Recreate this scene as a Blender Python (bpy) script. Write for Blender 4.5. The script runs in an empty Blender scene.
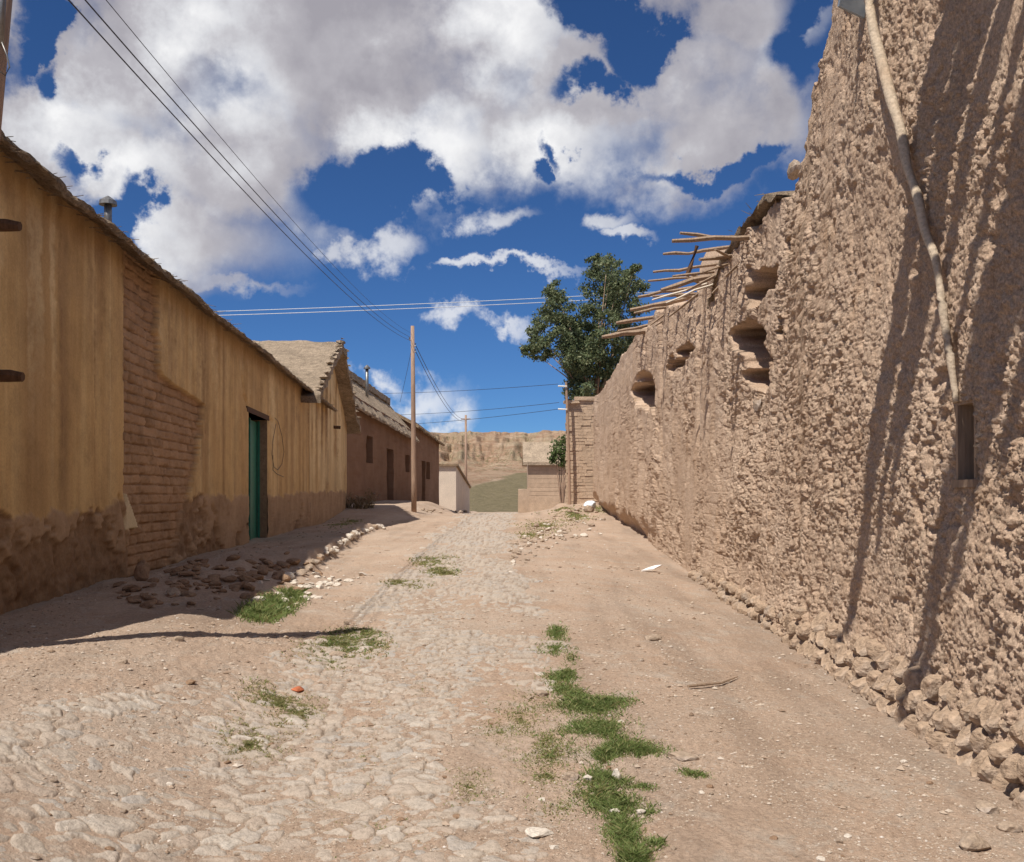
import bpy, bmesh, math, random
import numpy as np
from mathutils import Vector, Matrix, Euler

rng = np.random.default_rng(7)
random.seed(7)
SC = bpy.context.scene
COL = SC.collection
EYE = 1.55            # camera height above the ground under it
HOR = 493.0           # picture row of the horizon
F = 1000.0            # focal length in pixels

# ------------------------------------------------------------------ numpy noise
def _h(ix, iy, iz, seed):
    n = (ix.astype(np.int64) * 374761393 + iy.astype(np.int64) * 668265263 + iz.astype(np.int64) * 2147483647 + seed * 974634777) & 0xFFFFFFFF
    n = ((n ^ (n >> 13)) * 1274126177) & 0xFFFFFFFF
    n = ((n ^ (n >> 16)) * 2246822519) & 0xFFFFFFFF
    n = n ^ (n >> 15)
    return (n & 0xFFFFFF) / float(0xFFFFFF)

def vn2(x, y, seed=0):
    x = np.asarray(x, float); y = np.asarray(y, float)
    ix = np.floor(x); iy = np.floor(y); fx = x - ix; fy = y - iy
    fx = fx * fx * fx * (fx * (fx * 6 - 15) + 10); fy = fy * fy * fy * (fy * (fy * 6 - 15) + 10)
    z = np.zeros_like(ix)
    a = _h(ix, iy, z, seed); b = _h(ix + 1, iy, z, seed); c = _h(ix, iy + 1, z, seed); d = _h(ix + 1, iy + 1, z, seed)
    return ((a * (1 - fx) + b * fx) * (1 - fy) + (c * (1 - fx) + d * fx) * fy) * 2 - 1

def fbm(x, y, octv=4, seed=0, gain=0.5):
    s = 0.0; a = 1.0; t = 0.0
    for o in range(octv):
        s = s + a * vn2(x * (2.03 ** o) + 17.3 * o, y * (2.03 ** o) - 9.1 * o, seed + o); t += a; a *= gain
    return s / t

def vn3(x, y, z, seed=0):
    ix = np.floor(x); iy = np.floor(y); iz = np.floor(z)
    fx = x - ix; fy = y - iy; fz = z - iz
    fx = fx * fx * (3 - 2 * fx); fy = fy * fy * (3 - 2 * fy); fz = fz * fz * (3 - 2 * fz)
    r = 0
    for dx in (0, 1):
        for dy in (0, 1):
            for dz in (0, 1):
                w = (fx if dx else 1 - fx) * (fy if dy else 1 - fy) * (fz if dz else 1 - fz)
                r = r + w * _h(ix + dx, iy + dy, iz + dz, seed)
    return r * 2 - 1

def worley(x, y, seed=0, jit=0.9):
    x = np.asarray(x, float); y = np.asarray(y, float)
    ix = np.floor(x); iy = np.floor(y)
    f1 = np.full(x.shape, 9.0); f2 = np.full(x.shape, 9.0); cid = np.zeros(x.shape)
    z = np.zeros_like(ix); ox = np.zeros(x.shape); oy = np.zeros(x.shape)
    for dx in (-1, 0, 1):
        for dy in (-1, 0, 1):
            cx = ix + dx; cy = iy + dy
            px = cx + 0.5 + (_h(cx, cy, z, seed) - 0.5) * jit
            py = cy + 0.5 + (_h(cx, cy, z, seed + 51) - 0.5) * jit
            d = np.hypot(px - x, py - y)
            idv = _h(cx, cy, z, seed + 97)
            new = d < f1
            f2 = np.where(new, f1, np.minimum(f2, d))
            cid = np.where(new, idv, cid)
            ox = np.where(new, x - px, ox); oy = np.where(new, y - py, oy)
            f1 = np.where(new, d, f1)
    worley.off = (ox, oy)
    return f1, f2, cid

def sstep(a, b, x):
    t = np.clip((x - a) / (b - a), 0, 1)
    return t * t * (3 - 2 * t)

def table(pts, w=1.5):
    xs = np.arange(-60, 460, 0.25)
    ys = np.interp(xs, [p[0] for p in pts], [p[1] for p in pts])
    k = int(w / 0.25) * 2 + 1
    g = np.hanning(k + 2)[1:-1]; g /= g.sum()
    yp = np.pad(ys, k // 2, mode='edge')
    ys = np.convolve(yp, g, mode='valid')
    return lambda q: np.interp(q, xs, ys)

# ------------------------------------------------------------------ linking helpers
def make_mesh(name, verts, faces, mats=(), attrs=None, smooth=True, midx=None):
    me = bpy.data.meshes.new(name)
    verts = np.asarray(verts, dtype=np.float32)
    if isinstance(faces, np.ndarray):
        nf, k = faces.shape
        me.vertices.add(len(verts)); me.vertices.foreach_set('co', verts.ravel())
        me.loops.add(nf * k); me.loops.foreach_set('vertex_index', faces.astype(np.int32).ravel())
        me.polygons.add(nf)
        me.polygons.foreach_set('loop_start', np.arange(0, nf * k, k, dtype=np.int32))
        me.update(calc_edges=True)
    else:
        me.from_pydata([tuple(map(float, v)) for v in verts], [], faces)
    for m in mats: me.materials.append(m)
    if midx is not None:
        me.polygons.foreach_set('material_index', np.asarray(midx, dtype=np.int32))
    me.polygons.foreach_set('use_smooth', np.full(len(me.polygons), smooth, dtype=bool))
    if attrs:
        for k_, a in attrs.items():
            at = me.attributes.new(k_, 'FLOAT', 'POINT')
            at.data.foreach_set('value', np.asarray(a, dtype=np.float32).ravel())
    me.validate()
    return me

def tag(o, label=None, cat=None, group=None, kind=None):
    if label: o['label'] = label
    if cat: o['category'] = cat
    if group: o['group'] = group
    if kind: o['kind'] = kind
    return o

def empty(name, loc):
    o = bpy.data.objects.new(name, None); COL.objects.link(o); o.location = loc
    o.empty_display_size = 0.2
    return o

def part(name, verts, faces, mats, parent=None, attrs=None, smooth=True, loc=None, midx=None):
    """verts in world coordinates; stored relative to the root's place"""
    base = np.zeros(3)
    p = parent
    while p is not None:
        base = base + np.array(p.location); p = p.parent
    if parent is None and loc is not None: base = np.array(loc, float)
    if not isinstance(mats, (list, tuple)): mats = [mats]
    me = make_mesh(name, np.asarray(verts, float) - base, faces, mats, attrs, smooth, midx)
    o = bpy.data.objects.new(name, me); COL.objects.link(o)
    if parent is not None: o.parent = parent
    elif loc is not None: o.location = loc
    return o

class MB:
    def __init__(s): s.v = []; s.f = []
    def add(s, v, f):
        n = len(s.v); s.v += [tuple(map(float, q)) for q in v]; s.f += [tuple(i + n for i in q) for q in f]; return s
    def box(s, c, d, rz=0.0, rx=0.0, ry=0.0, jit=0.0):
        m = Euler((rx, ry, rz)).to_matrix()
        v = []
        for x in (-1, 1):
            for y in (-1, 1):
                for z in (-1, 1):
                    q = m @ Vector((x * d[0] / 2, y * d[1] / 2, z * d[2] / 2))
                    v.append((c[0] + q.x + random.uniform(-jit, jit), c[1] + q.y + random.uniform(-jit, jit), c[2] + q.z + random.uniform(-jit, jit)))
        return s.add(v, [(0, 1, 3, 2), (4, 6, 7, 5), (0, 4, 5, 1), (2, 3, 7, 6), (0, 2, 6, 4), (1, 5, 7, 3)])
    def tube(s, pts, r, n=8, flat=1.0):
        pts = [Vector(p) for p in pts]
        if not isinstance(r, (list, tuple, np.ndarray)): r = [r] * len(pts)
        v = []; f = []
        for i, p in enumerate(pts):
            t = (pts[min(i + 1, len(pts) - 1)] - pts[max(i - 1, 0)]).normalized()
            a = t.cross(Vector((0, 0, 1)) if abs(t.z) < 0.95 else Vector((1, 0, 0))).normalized()
            b = t.cross(a)
            for k in range(n):
                w = 2 * math.pi * k / n
                q = p + (a * math.cos(w) + b * math.sin(w) * flat) * r[i]
                v.append(q)
        for i in range(len(pts) - 1):
            for k in range(n):
                f.append((i * n + k, i * n + (k + 1) % n, (i + 1) * n + (k + 1) % n, (i + 1) * n + k))
        f.append(tuple(range(n - 1, -1, -1))); f.append(tuple(range((len(pts) - 1) * n, len(pts) * n)))
        return s.add(v, f)
    def part(s, name, mat, parent=None, smooth=False, loc=None):
        return part(name, s.v, s.f, mat, parent, None, smooth, loc)

def grid_faces(nr, nc, keep=None):
    i = np.arange((nr - 1) * (nc - 1)); r = i // (nc - 1); c = i % (nc - 1)
    a = r * nc + c
    fs = np.stack([a, a + 1, a + nc + 1, a + nc], axis=1)
    if keep is not None: fs = fs[keep.ravel()]
    return fs

# ------------------------------------------------------------------ material helpers
class NT:
    def __init__(s, name, rough=0.95, spec=0.2):
        s.m = bpy.data.materials.new(name); s.m.use_nodes = True
        s.t = s.m.node_tree; s.b = s.t.nodes['Principled BSDF']
        s.b.inputs['Roughness'].default_value = rough
        s.b.inputs['Specular IOR Level'].default_value = spec
        tc = s.t.nodes.new('ShaderNodeTexCoord'); s.co = tc.outputs['Object']
    def lk(s, a, b): s.t.links.new(a, b)
    def val(s, sock, v):
        if hasattr(v, 'is_linked'): s.lk(v, sock)
        else: sock.default_value = v
    def scaled(s, sc):
        n = s.t.nodes.new('ShaderNodeMapping'); s.lk(s.co, n.inputs['Vector']); n.inputs['Scale'].default_value = sc
        return n.outputs[0]
    def noise(s, scale, detail=5, rough=0.6, co=None, dist=0.0):
        n = s.t.nodes.new('ShaderNodeTexNoise'); s.lk(co or s.co, n.inputs['Vector'])
        n.inputs['Scale'].default_value = scale; n.inputs['Detail'].default_value = detail
        n.inputs['Roughness'].default_value = rough; n.inputs['Distortion'].default_value = dist
        return n.outputs['Fac']
    def voro(s, scale, feature='F1', co=None, out='Distance'):
        n = s.t.nodes.new('ShaderNodeTexVoronoi'); n.feature = feature; s.lk(co or s.co, n.inputs['Vector'])
        n.inputs['Scale'].default_value = scale
        return n.outputs[out]
    def attr(s, name):
        n = s.t.nodes.new('ShaderNodeAttribute'); n.attribute_name = name; return n.outputs['Fac']
    def ramp(s, fac, stops):
        n = s.t.nodes.new('ShaderNodeValToRGB'); s.lk(fac, n.inputs[0])
        e = n.color_ramp.elements
        while len(e) < len(stops): e.new(0.5)
        for q, (p, c) in zip(e, stops):
            q.position = p; q.color = (c[0], c[1], c[2], 1) if isinstance(c, (tuple, list)) else (c, c, c, 1)
        return n.outputs[0]
    def maprange(s, v, a, b, c=0.0, d=1.0):
        n = s.t.nodes.new('ShaderNodeMapRange'); s.lk(v, n.inputs[0])
        for i, q in enumerate((a, b, c, d)): n.inputs[i + 1].default_value = q
        return n.outputs[0]
    def math(s, op, a, b=0.0, c=0.0):
        n = s.t.nodes.new('ShaderNodeMath'); n.operation = op
        s.val(n.inputs[0], a); s.val(n.inputs[1], b); s.val(n.inputs[2], c)
        return n.outputs[0]
    def mix(s, fac, a, b, mode='MIX'):
        n = s.t.nodes.new('ShaderNodeMix'); n.data_type = 'RGBA'; n.blend_type = mode
        s.val(n.inputs[0], fac)
        for sock, v in ((n.inputs[6], a), (n.inputs[7], b)):
            if isinstance(v, (tuple, list)): sock.default_value = (v[0], v[1], v[2], 1)
            else: s.lk(v, sock)
        return n.outputs[2]
    def color(s, c):
        if isinstance(c, (tuple, list)): s.b.inputs['Base Color'].default_value = (c[0], c[1], c[2], 1)
        else: s.lk(c, s.b.inputs['Base Color'])
        return s
    def bump(s, h, strength=0.5, dist=0.02):
        n = s.t.nodes.new('ShaderNodeBump'); s.lk(h, n.inputs['Height'])
        n.inputs['Strength'].default_value = strength; n.inputs['Distance'].default_value = dist
        prev = getattr(s, '_bump', None)
        if prev is not None: s.lk(prev, n.inputs['Normal'])
        s._bump = n.outputs[0]
        for l in list(s.b.inputs['Normal'].links): s.t.links.remove(l)
        s.lk(n.outputs[0], s.b.inputs['Normal'])
        return s

def mul(c, k): return tuple(x * k for x in c)

def earth(name, base, var=0.25, scale=1.2, fine=40, bumps=((60, .5, .01),), rough=0.95, tint=None):
    n = NT(name, rough)
    c = n.ramp(n.noise(scale, 6), [(0.25, mul(base, 1 - var)), (0.55, base), (0.8, mul(base, 1 + var))])
    if tint: c = n.mix(n.maprange(n.noise(scale * 0.6 + .13, 4), .5, .72), c, tint)
    sp = n.ramp(n.noise(fine, 3, .7), [(0.3, .72), (0.5, 1.0), (0.72, 1.25)])
    c = n.mix(1.0, c, sp, 'MULTIPLY')
    n.color(c)
    for sc, st, d in bumps: n.bump(n.noise(sc, 5, .65), st, d)
    return n.m

# ------------------------------------------------------------------ site geometry
def wl(Y):   # wall line on the left of the lane
    return np.where(Y < 38.8, -3.47 - 0.074 * Y, -6.6 + 0.0607 * (Y - 40))
def wr(Y): return 2.26 + 0.03 * Y
zc = table([(-60, -.6), (-10, -.3), (0, -.03), (3, .08), (5, .23), (8, .40), (12, .48), (20, .55), (30, .61), (38, .655), (45, .65), (52, .45), (60, .15), (75, -.3), (100, -.6), (460, -.6)], 3)
zL = table([(-60, .2), (0, .48), (7, .58), (20, .57), (30, .64), (35, .82), (40, 1.12), (50, 1.22), (58, .85), (68, .38), (80, .05), (100, -.5), (460, -.6)], 3)
zR = table([(-60, 0), (0, .05), (4.7, .15), (8, .22), (12, .29), (21, .46), (30, .62), (38, .78), (44, 1.08), (50, 1.15), (60, .8), (75, .1), (100, -.5), (460, -.6)], 2)
xk = table([(-60, -1.0), (0, -1.0), (8, -1.2), (11.3, -1.7), (13.2, -2.6), (25, -3.55), (32, -3.5), (38, -2.8), (45, -2.5), (60, -3), (100, -4), (460, -4)], 1)
xe = table([(-60, .7), (0, .62), (4, .55), (6.6, .42), (8.2, .34), (16, .1), (27, .05), (36, .35), (46, .5), (60, .5), (460, .5)], 1)

def ground_z(X, Y, detail=True):
    X = np.asarray(X, float); Y = np.asarray(Y, float)
    z = zc(Y)
    tl = np.clip((xk(Y) - X) / np.maximum(xk(Y) - wl(Y), .3), 0, 1)
    prof = .85 * sstep(0, .5, tl) + .15 * tl
    step = sstep(12.3, 14, Y) * (1 - sstep(25, 29, Y)) * .21 * sstep(0, .16, xk(Y) - X + .08 * vn2(X * 2, Y * 2, 5)) * (1 - .7 * tl)
    z = z + (zL(Y) - zc(Y)) * prof + step
    xr0 = xe(Y) + .25
    tr = np.clip((X - xr0) / np.maximum(wr(Y) - xr0, .3), 0, 1)
    z = z + (zR(Y) - zc(Y)) * (0.35 * tr + .65 * sstep(0, 1, tr))
    # rubble heap below the bare bricks, bank at the far right
    z = z + .13 * np.exp(-(((X + 3.5) / .7) ** 2 + ((Y - 11.5) / 2.6) ** 2)) * (1 + .5 * vn2(X * 3, Y * 3, 8))
    z = z + .26 * np.exp(-(((X - 1.9) / 1.1) ** 2 + ((Y - 40) / 4.5) ** 2)) * (1 + .7 * vn2(X * 1.5, Y * 1.2, 9))
    if detail:
        far = np.clip(14 / np.maximum(np.abs(Y), 1), .25, 1)
        z = z + .022 * fbm(X * .9, Y * .7, 3, 21) + (.013 * fbm(X * 5, Y * 4, 4, 31, .6) + .007 * fbm(X * 24, Y * 20, 3, 41, .6)) * far * (.5 + .9 * sstep(-.2, .5, fbm(X * .6, Y * .5, 2, 43)))
        ph = sstep(-2.2, -2.6, X + .12 * vn2(Y * .4, X * 0, 3)) * (Y < 30)
        z = z - .02 * np.exp(-((X + 2.25 + .15 * vn2(Y * .3, 0 * Y, 4)) / .35) ** 2)
    return z

def hit(px, py, dz=0.0):
    """point of the ground seen at a place in the photograph (used to take measurements off it)"""
    u = (px - 512) / F; w = (HOR - py) / F
    Ys = 1.5 * (1.006 ** np.arange(0, 700))
    g = ground_z(u * Ys, Ys, False) - (EYE + w * Ys)
    k = np.argmax(g > 0)
    if g[k] <= 0: k = len(Ys) - 1
    a, b = Ys[max(k - 1, 0)], Ys[k]
    for _ in range(14):
        m = (a + b) / 2
        if float(ground_z(u * m, m, False)) > EYE + w * m: b = m
        else: a = m
    return np.array([u * b, b, float(ground_z(u * b, b)) + dz])

def at(px, py, Y): return np.array([(px - 512) / F * Y, Y, EYE + (HOR - py) / F * Y])

# ------------------------------------------------------------------ materials
DIRT = (.335, .232, .158)
def ground_mat():
    n = NT('packed_dirt', .97, .1)
    big = n.noise(.55, 5, .6)
    c = n.ramp(big, [(.28, (.345, .246, .175)), (.5, (.415, .304, .224)), (.72, (.465, .358, .274))])
    c = n.mix(n.maprange(n.noise(1.7, 5, .65), .5, .75), c, (.41, .28, .195))
    c = n.mix(n.maprange(n.noise(3.3, 6, .7, dist=.6), .52, .75), c, (.44, .37, .30))
    rut = n.noise(1, 5, .6, n.scaled((2.2, .22, 1)), .4)
    c = n.mix(.8, c, n.ramp(rut, [(.32, .78), (.48, 1.0), (.68, 1.12)]), 'MULTIPLY')
    sp = n.ramp(n.noise(42, 7, .82), [(.28, .5), (.5, 1.0), (.72, 1.38)])
    c = n.mix(.9, c, sp, 'MULTIPLY')
    v = n.voro(34, out='Color'); d = n.voro(34)
    peb = n.math('MULTIPLY', n.maprange(d, .22, .3, 1, 0), n.maprange(n.noise(4, 3), .45, .62))
    pc = n.ramp(v, [(0, (.28, .2, .15)), (.5, (.5, .42, .34)), (1, (.62, .55, .47))])
    c = n.mix(n.math('MULTIPLY', peb, .75), c, pc)
    n.color(c)
    n.bump(n.noise(9, 7, .75), .7, .05)
    n.bump(n.noise(60, 5, .75), .8, .012)
    n.bump(peb, .4, .008)
    return n.m

def stone_mat():
    n = NT('road_stone', .9, .2)
    cell = n.attr('cell'); gap = n.attr('gap')
    c = n.ramp(cell, [(0, (.30, .245, .195)), (.2, (.425, .35, .28)), (.4, (.38, .34, .30)), (.6, (.45, .375, .30)), (.8, (.40, .31, .24)), (1, (.51, .45, .38))])
    c = n.mix(n.maprange(n.noise(5, 7, .75), .40, .68), c, (.43, .35, .275))
    sp = n.ramp(n.noise(38, 7, .8), [(.28, .55), (.5, 1), (.74, 1.32)])
    c = n.mix(.85, c, sp, 'MULTIPLY')
    c = n.mix(n.math('MULTIPLY', gap, .85), c, (.26, .19, .135))
    n.color(c)
    n.bump(n.noise(38, 7, .75), .8, .016)
    n.bump(n.noise(12, 5, .65), .6, .03)
    return n.m

def mudwall_mat():
    n = NT('rough_mud_render', .97, .1)
    c = n.ramp(n.noise(.9, 6, .65), [(.25, (.455, .318, .222)), (.5, (.525, .378, .270)), (.75, (.585, .440, .328))])
    c = n.mix(n.maprange(n.noise(2.6, 5, .65), .54, .8), c, (.42, .275, .175))
    stv = n.scaled((9, 9, .8))
    c = n.mix(n.math('MULTIPLY', n.maprange(n.noise(1, 5, .6, stv), .5, .75), .5), c, (.55, .435, .325))
    fl = n.ramp(n.noise(1, 3, .6, n.scaled((120, 120, 55))), [(.34, .72), (.5, 1.0), (.66, 1.3)])
    c = n.mix(.7, c, fl, 'MULTIPLY')
    sp = n.ramp(n.noise(48, 5, .78), [(.27, .6), (.5, 1.0), (.75, 1.35)])
    c = n.mix(.9, c, sp, 'MULTIPLY')
    n.color(c)
    n.bump(n.noise(26, 6, .75), .8, .035)
    n.bump(n.noise(95, 4, .7), .6, .010)
    return n.m

def facade_mat():
    n = NT('stained_plaster', .93, .15)
    st = n.scaled((1.3, 1.3, .13)); st2 = n.scaled((6, 6, .45))
    s1 = n.noise(1, 7, .66, st, .5); s2 = n.noise(1, 6, .7, st2, .8)
    c = n.ramp(s1, [(.32, (.44, .27, .112)), (.46, (.515, .325, .142)), (.54, (.565, .372, .168)), (.68, (.66, .47, .24))])
    c = n.mix(n.math('MULTIPLY', n.maprange(s2, .52, .75), .32), c, (.30, .175, .08))
    c = n.mix(n.math('MULTIPLY', n.maprange(s2, .44, .25), .28), c, (.70, .52, .29))
    run = n.attr('run')
    wa = n.attr('wash')
    c = n.mix(n.maprange(wa, .0, 1), c, (.74, .55, .30))
    c = n.mix(n.maprange(wa, .0, -1), c, (.27, .155, .072))
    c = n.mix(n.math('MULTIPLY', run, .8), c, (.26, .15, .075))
    c = n.mix(n.math('MULTIPLY', n.maprange(n.noise(1.1, 8, .75, dist=.4), .50, .62), .35), c, (.40, .255, .13))
    blotch = n.ramp(n.noise(2.3, 8, .74), [(.3, .74), (.5, 1), (.72, 1.16)])
    c = n.mix(.9, c, blotch, 'MULTIPLY')
    pale = n.attr('pale')
    c = n.mix(pale, c, (.68, .51, .28))
    dado = n.attr('dado')
    dc = n.ramp(n.noise(1.6, 6, .7), [(.28, (.26, .16, .088)), (.5, (.37, .238, .138)), (.75, (.46, .31, .19))])
    c = n.mix(dado, c, dc)
    pl = n.ramp(n.noise(6, 6, .7), [(.28, (.15, .085, .045)), (.5, (.23, .135, .073)), (.75, (.32, .20, .115))])
    c = n.mix(n.math('MULTIPLY', n.attr('peel'), .9), c, pl)
    brick = n.attr('brick'); joint = n.attr('joint'); bid = n.attr('bid')
    bc = n.ramp(bid, [(0, (.315, .19, .105)), (.5, (.355, .215, .12)), (1, (.395, .245, .14))])
    bc = n.mix(.9, bc, n.ramp(n.noise(3.5, 6, .7), [(.3, .72), (.5, 1), (.75, 1.2)]), 'MULTIPLY')
    bc = n.mix(n.math('MULTIPLY', joint, .65), bc, (.20, .11, .058))
    c = n.mix(brick, c, bc)
    chip = n.attr('chip')
    c = n.mix(chip, c, (.60, .47, .29))
    sp = n.ramp(n.noise(45, 5, .75), [(.28, .78), (.5, 1), (.74, 1.18)])
    c = n.mix(.8, c, sp, 'MULTIPLY')
    n.color(c)
    n.bump(n.noise(9, 5, .6), .25, .02)
    n.bump(n.noise(50, 5, .7), .35, .008)
    return n.m

def brownwall_mat():
    n = NT('red_brown_mud_wall', .96, .1)
    c = n.ramp(n.noise(.6, 6, .65), [(.28, (.19, .108, .066)), (.5, (.235, .138, .086)), (.75, (.29, .175, .113))])
    zz = n.scaled((.6, .6, 5.5))
    c = n.mix(n.math('MULTIPLY', n.maprange(n.noise(1, 3, .5, zz), .5, .7), .4), c, (.19, .09, .048))
    n.color(c); n.bump(n.noise(7, 6, .7), .5, .05)
    return n.m

def thatch_mat(name, base):
    n = NT(name, .95, .15)
    c = n.ramp(n.noise(1.3, 5, .6), [(.28, mul(base, .72)), (.5, base), (.75, mul(base, 1.22))])
    sp = n.ramp(n.noise(24, 6, .8), [(.28, .5), (.5, 1), (.74, 1.4)])
    c = n.mix(.9, c, sp, 'MULTIPLY')
    c = n.mix(.9, c, n.ramp(n.noise(6, 5, .8), [(.32, .6), (.5, 1), (.68, 1.3)]), 'MULTIPLY')
    n.color(c); n.bump(n.noise(5, 6, .8), 1.0, .14); n.bump(n.noise(18, 6, .8), .9, .05); n.bump(n.noise(70, 4, .8), .6, .012)
    return n.m

def wood_mat(name, base, var=.35, along=(40, 40, 3)):
    n = NT(name, .85, .2)
    c = n.ramp(n.noise(1, 5, .6, n.scaled(along)), [(.28, mul(base, 1 - var)), (.5, base), (.76, mul(base, 1 + var))])
    n.color(c); n.bump(n.noise(1, 5, .7, n.scaled(along)), .5, .01)
    return n.m

def plain(name, c, rough=.6, metal=0.0, var=.15, scale=6):
    n = NT(name, rough, .4)
    n.b.inputs['Metallic'].default_value = metal
    n.color(n.ramp(n.noise(scale, 5, .65), [(.3, mul(c, 1 - var)), (.7, mul(c, 1 + var))]))
    return n.m

M = {}
M['ground'] = ground_mat(); M['stone'] = stone_mat(); M['mud'] = mudwall_mat(); M['facade'] = facade_mat(); M['brown'] = brownwall_mat()
M['roofmud'] = thatch_mat('mud_and_straw_roof', (.37, .275, .19))
M['rooftan'] = thatch_mat('straw_roof', (.43, .33, .235))
M['roofedge'] = thatch_mat('roof_straw_edge', (.33, .235, .15))
M['adobe'] = earth('adobe_brick_wall', (.48, .35, .245), .2, 2.0, 30, ((12, .6, .03), (50, .5, .01)))
M['whitewash'] = earth('old_whitewash', (.60, .50, .40), .14, 1.2, 18, ((15, .4, .02),))
M['rock'] = earth('field_stone', (.37, .28, .205), .3, 9, 70, ((30, .6, .02), (110, .5, .006)), tint=(.35, .30, .26))
M['foundation'] = earth('foundation_stone_earth', (.41, .295, .205), .32, 7.0, 45, ((22, .9, .03), (80, .8, .010)), tint=(.38, .31, .25))
M['rubble'] = earth('broken_adobe', (.29, .185, .115), .3, 8, 60, ((30, .6, .02), (110, .5, .006)))
M['pale'] = earth('pale_limestone', (.56, .49, .41), .2, 9, 70, ((40, .5, .01),))
M['redbrick'] = earth('red_brick', (.42, .13, .06), .2, 9, 40, ((40, .5, .01),))
M['pebble'] = earth('pebbles', (.42, .33, .255), .45, 30, 60, ((60, .4, .005),))
M['oldwood'] = wood_mat('weathered_wood', (.29, .205, .14))
M['palewood'] = wood_mat('bleached_wood', (.62, .54, .44), .15)
M['darkwood'] = wood_mat('dark_wood', (.10, .055, .032))
M['pole'] = wood_mat('pole_wood', (.33, .22, .155), .3)
M['green'] = plain('green_paint', (.03, .165, .11), .5, 0, .3, 9)
M['dark'] = plain('dark_interior', (.035, .025, .02), .9)
M['tin'] = plain('dull_tin', (.22, .21, .2), .45, .7, .25, 12)
M['zinc'] = plain('grey_sheet_metal', (.25, .29, .34), .45, .6, .2, 8)
M['cable'] = plain('black_cable', (.03, .03, .035), .6)
M['bright_wire'] = plain('aluminium_wire', (.52, .54, .56), .5, .2)
M['ceramic'] = plain('white_ceramic', (.75, .74, .7), .3)
M['white'] = plain('white_board', (.85, .83, .79), .7, 0, .06)
M['sack'] = plain('pale_blue_sack', (.62, .66, .70), .8, 0, .12)
M['conduit'] = earth('mud_spattered_conduit', (.47, .375, .275), .14, 3, 40, ((30, .7, .02),), .8, tint=(.40, .285, .19))

def leaf_mat(name, c, c2):
    n = NT(name, .55, .3)
    g = n.t.nodes.new('ShaderNodeNewGeometry')
    rnd = g.outputs['Random Per Island']
    col = n.ramp(rnd, [(0, c), (.6, mul(c, 1.35)), (1, c2)])
    n.color(col)
    tr = n.t.nodes.new('ShaderNodeBsdfTranslucent'); n.lk(col, tr.inputs['Color'])
    mx = n.t.nodes.new('ShaderNodeMixShader'); mx.inputs[0].default_value = .28
    out = n.t.nodes['Material Output']
    n.lk(n.b.outputs[0], mx.inputs[1]); n.lk(tr.outputs[0], mx.inputs[2]); n.lk(mx.outputs[0], out.inputs['Surface'])
    return n.m
M['leaf'] = leaf_mat('tree_leaf', (.09, .115, .055), (.25, .26, .13))
M['bushleaf'] = leaf_mat('bush_leaf', (.07, .10, .03), (.14, .17, .06))
M['grass'] = leaf_mat('green_grass', (.13, .175, .05), (.27, .29, .11))
M['drygrass'] = leaf_mat('dry_grass', (.22, .20, .08), (.36, .31, .15))
M['dryweed'] = leaf_mat('dry_weed', (.20, .15, .085), (.30, .24, .15))

# ------------------------------------------------------------------ ground and road
def build_ground():
    Yn = 1250.0 / np.arange(500, 21.5, -1.1)
    Ys = np.concatenate([np.linspace(-14, 2.3, 28), Yn, np.geomspace(Yn[-1] * 1.03, 3600, 60)])
    us = np.concatenate([[-14, -8, -5, -3.2, -2.2, -1.6, -1.2, -.95, -.8, -.7], np.linspace(-.62, .60, 880), [.66, .75, .9, 1.1, 1.5, 2.2, 3.2, 5, 8, 14]])
    U, Y = np.meshgrid(us, Ys)
    X = U * np.maximum(Y, 2.5)
    Z = ground_z(X, Y)
    V = np.stack([X, Y, Z], -1).reshape(-1, 3)
    o = part('ground', V, grid_faces(len(Ys), len(us)), M['ground'])
    tag(o, 'dusty tan dirt ground rising along the lane', 'ground', kind='structure')

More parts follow.
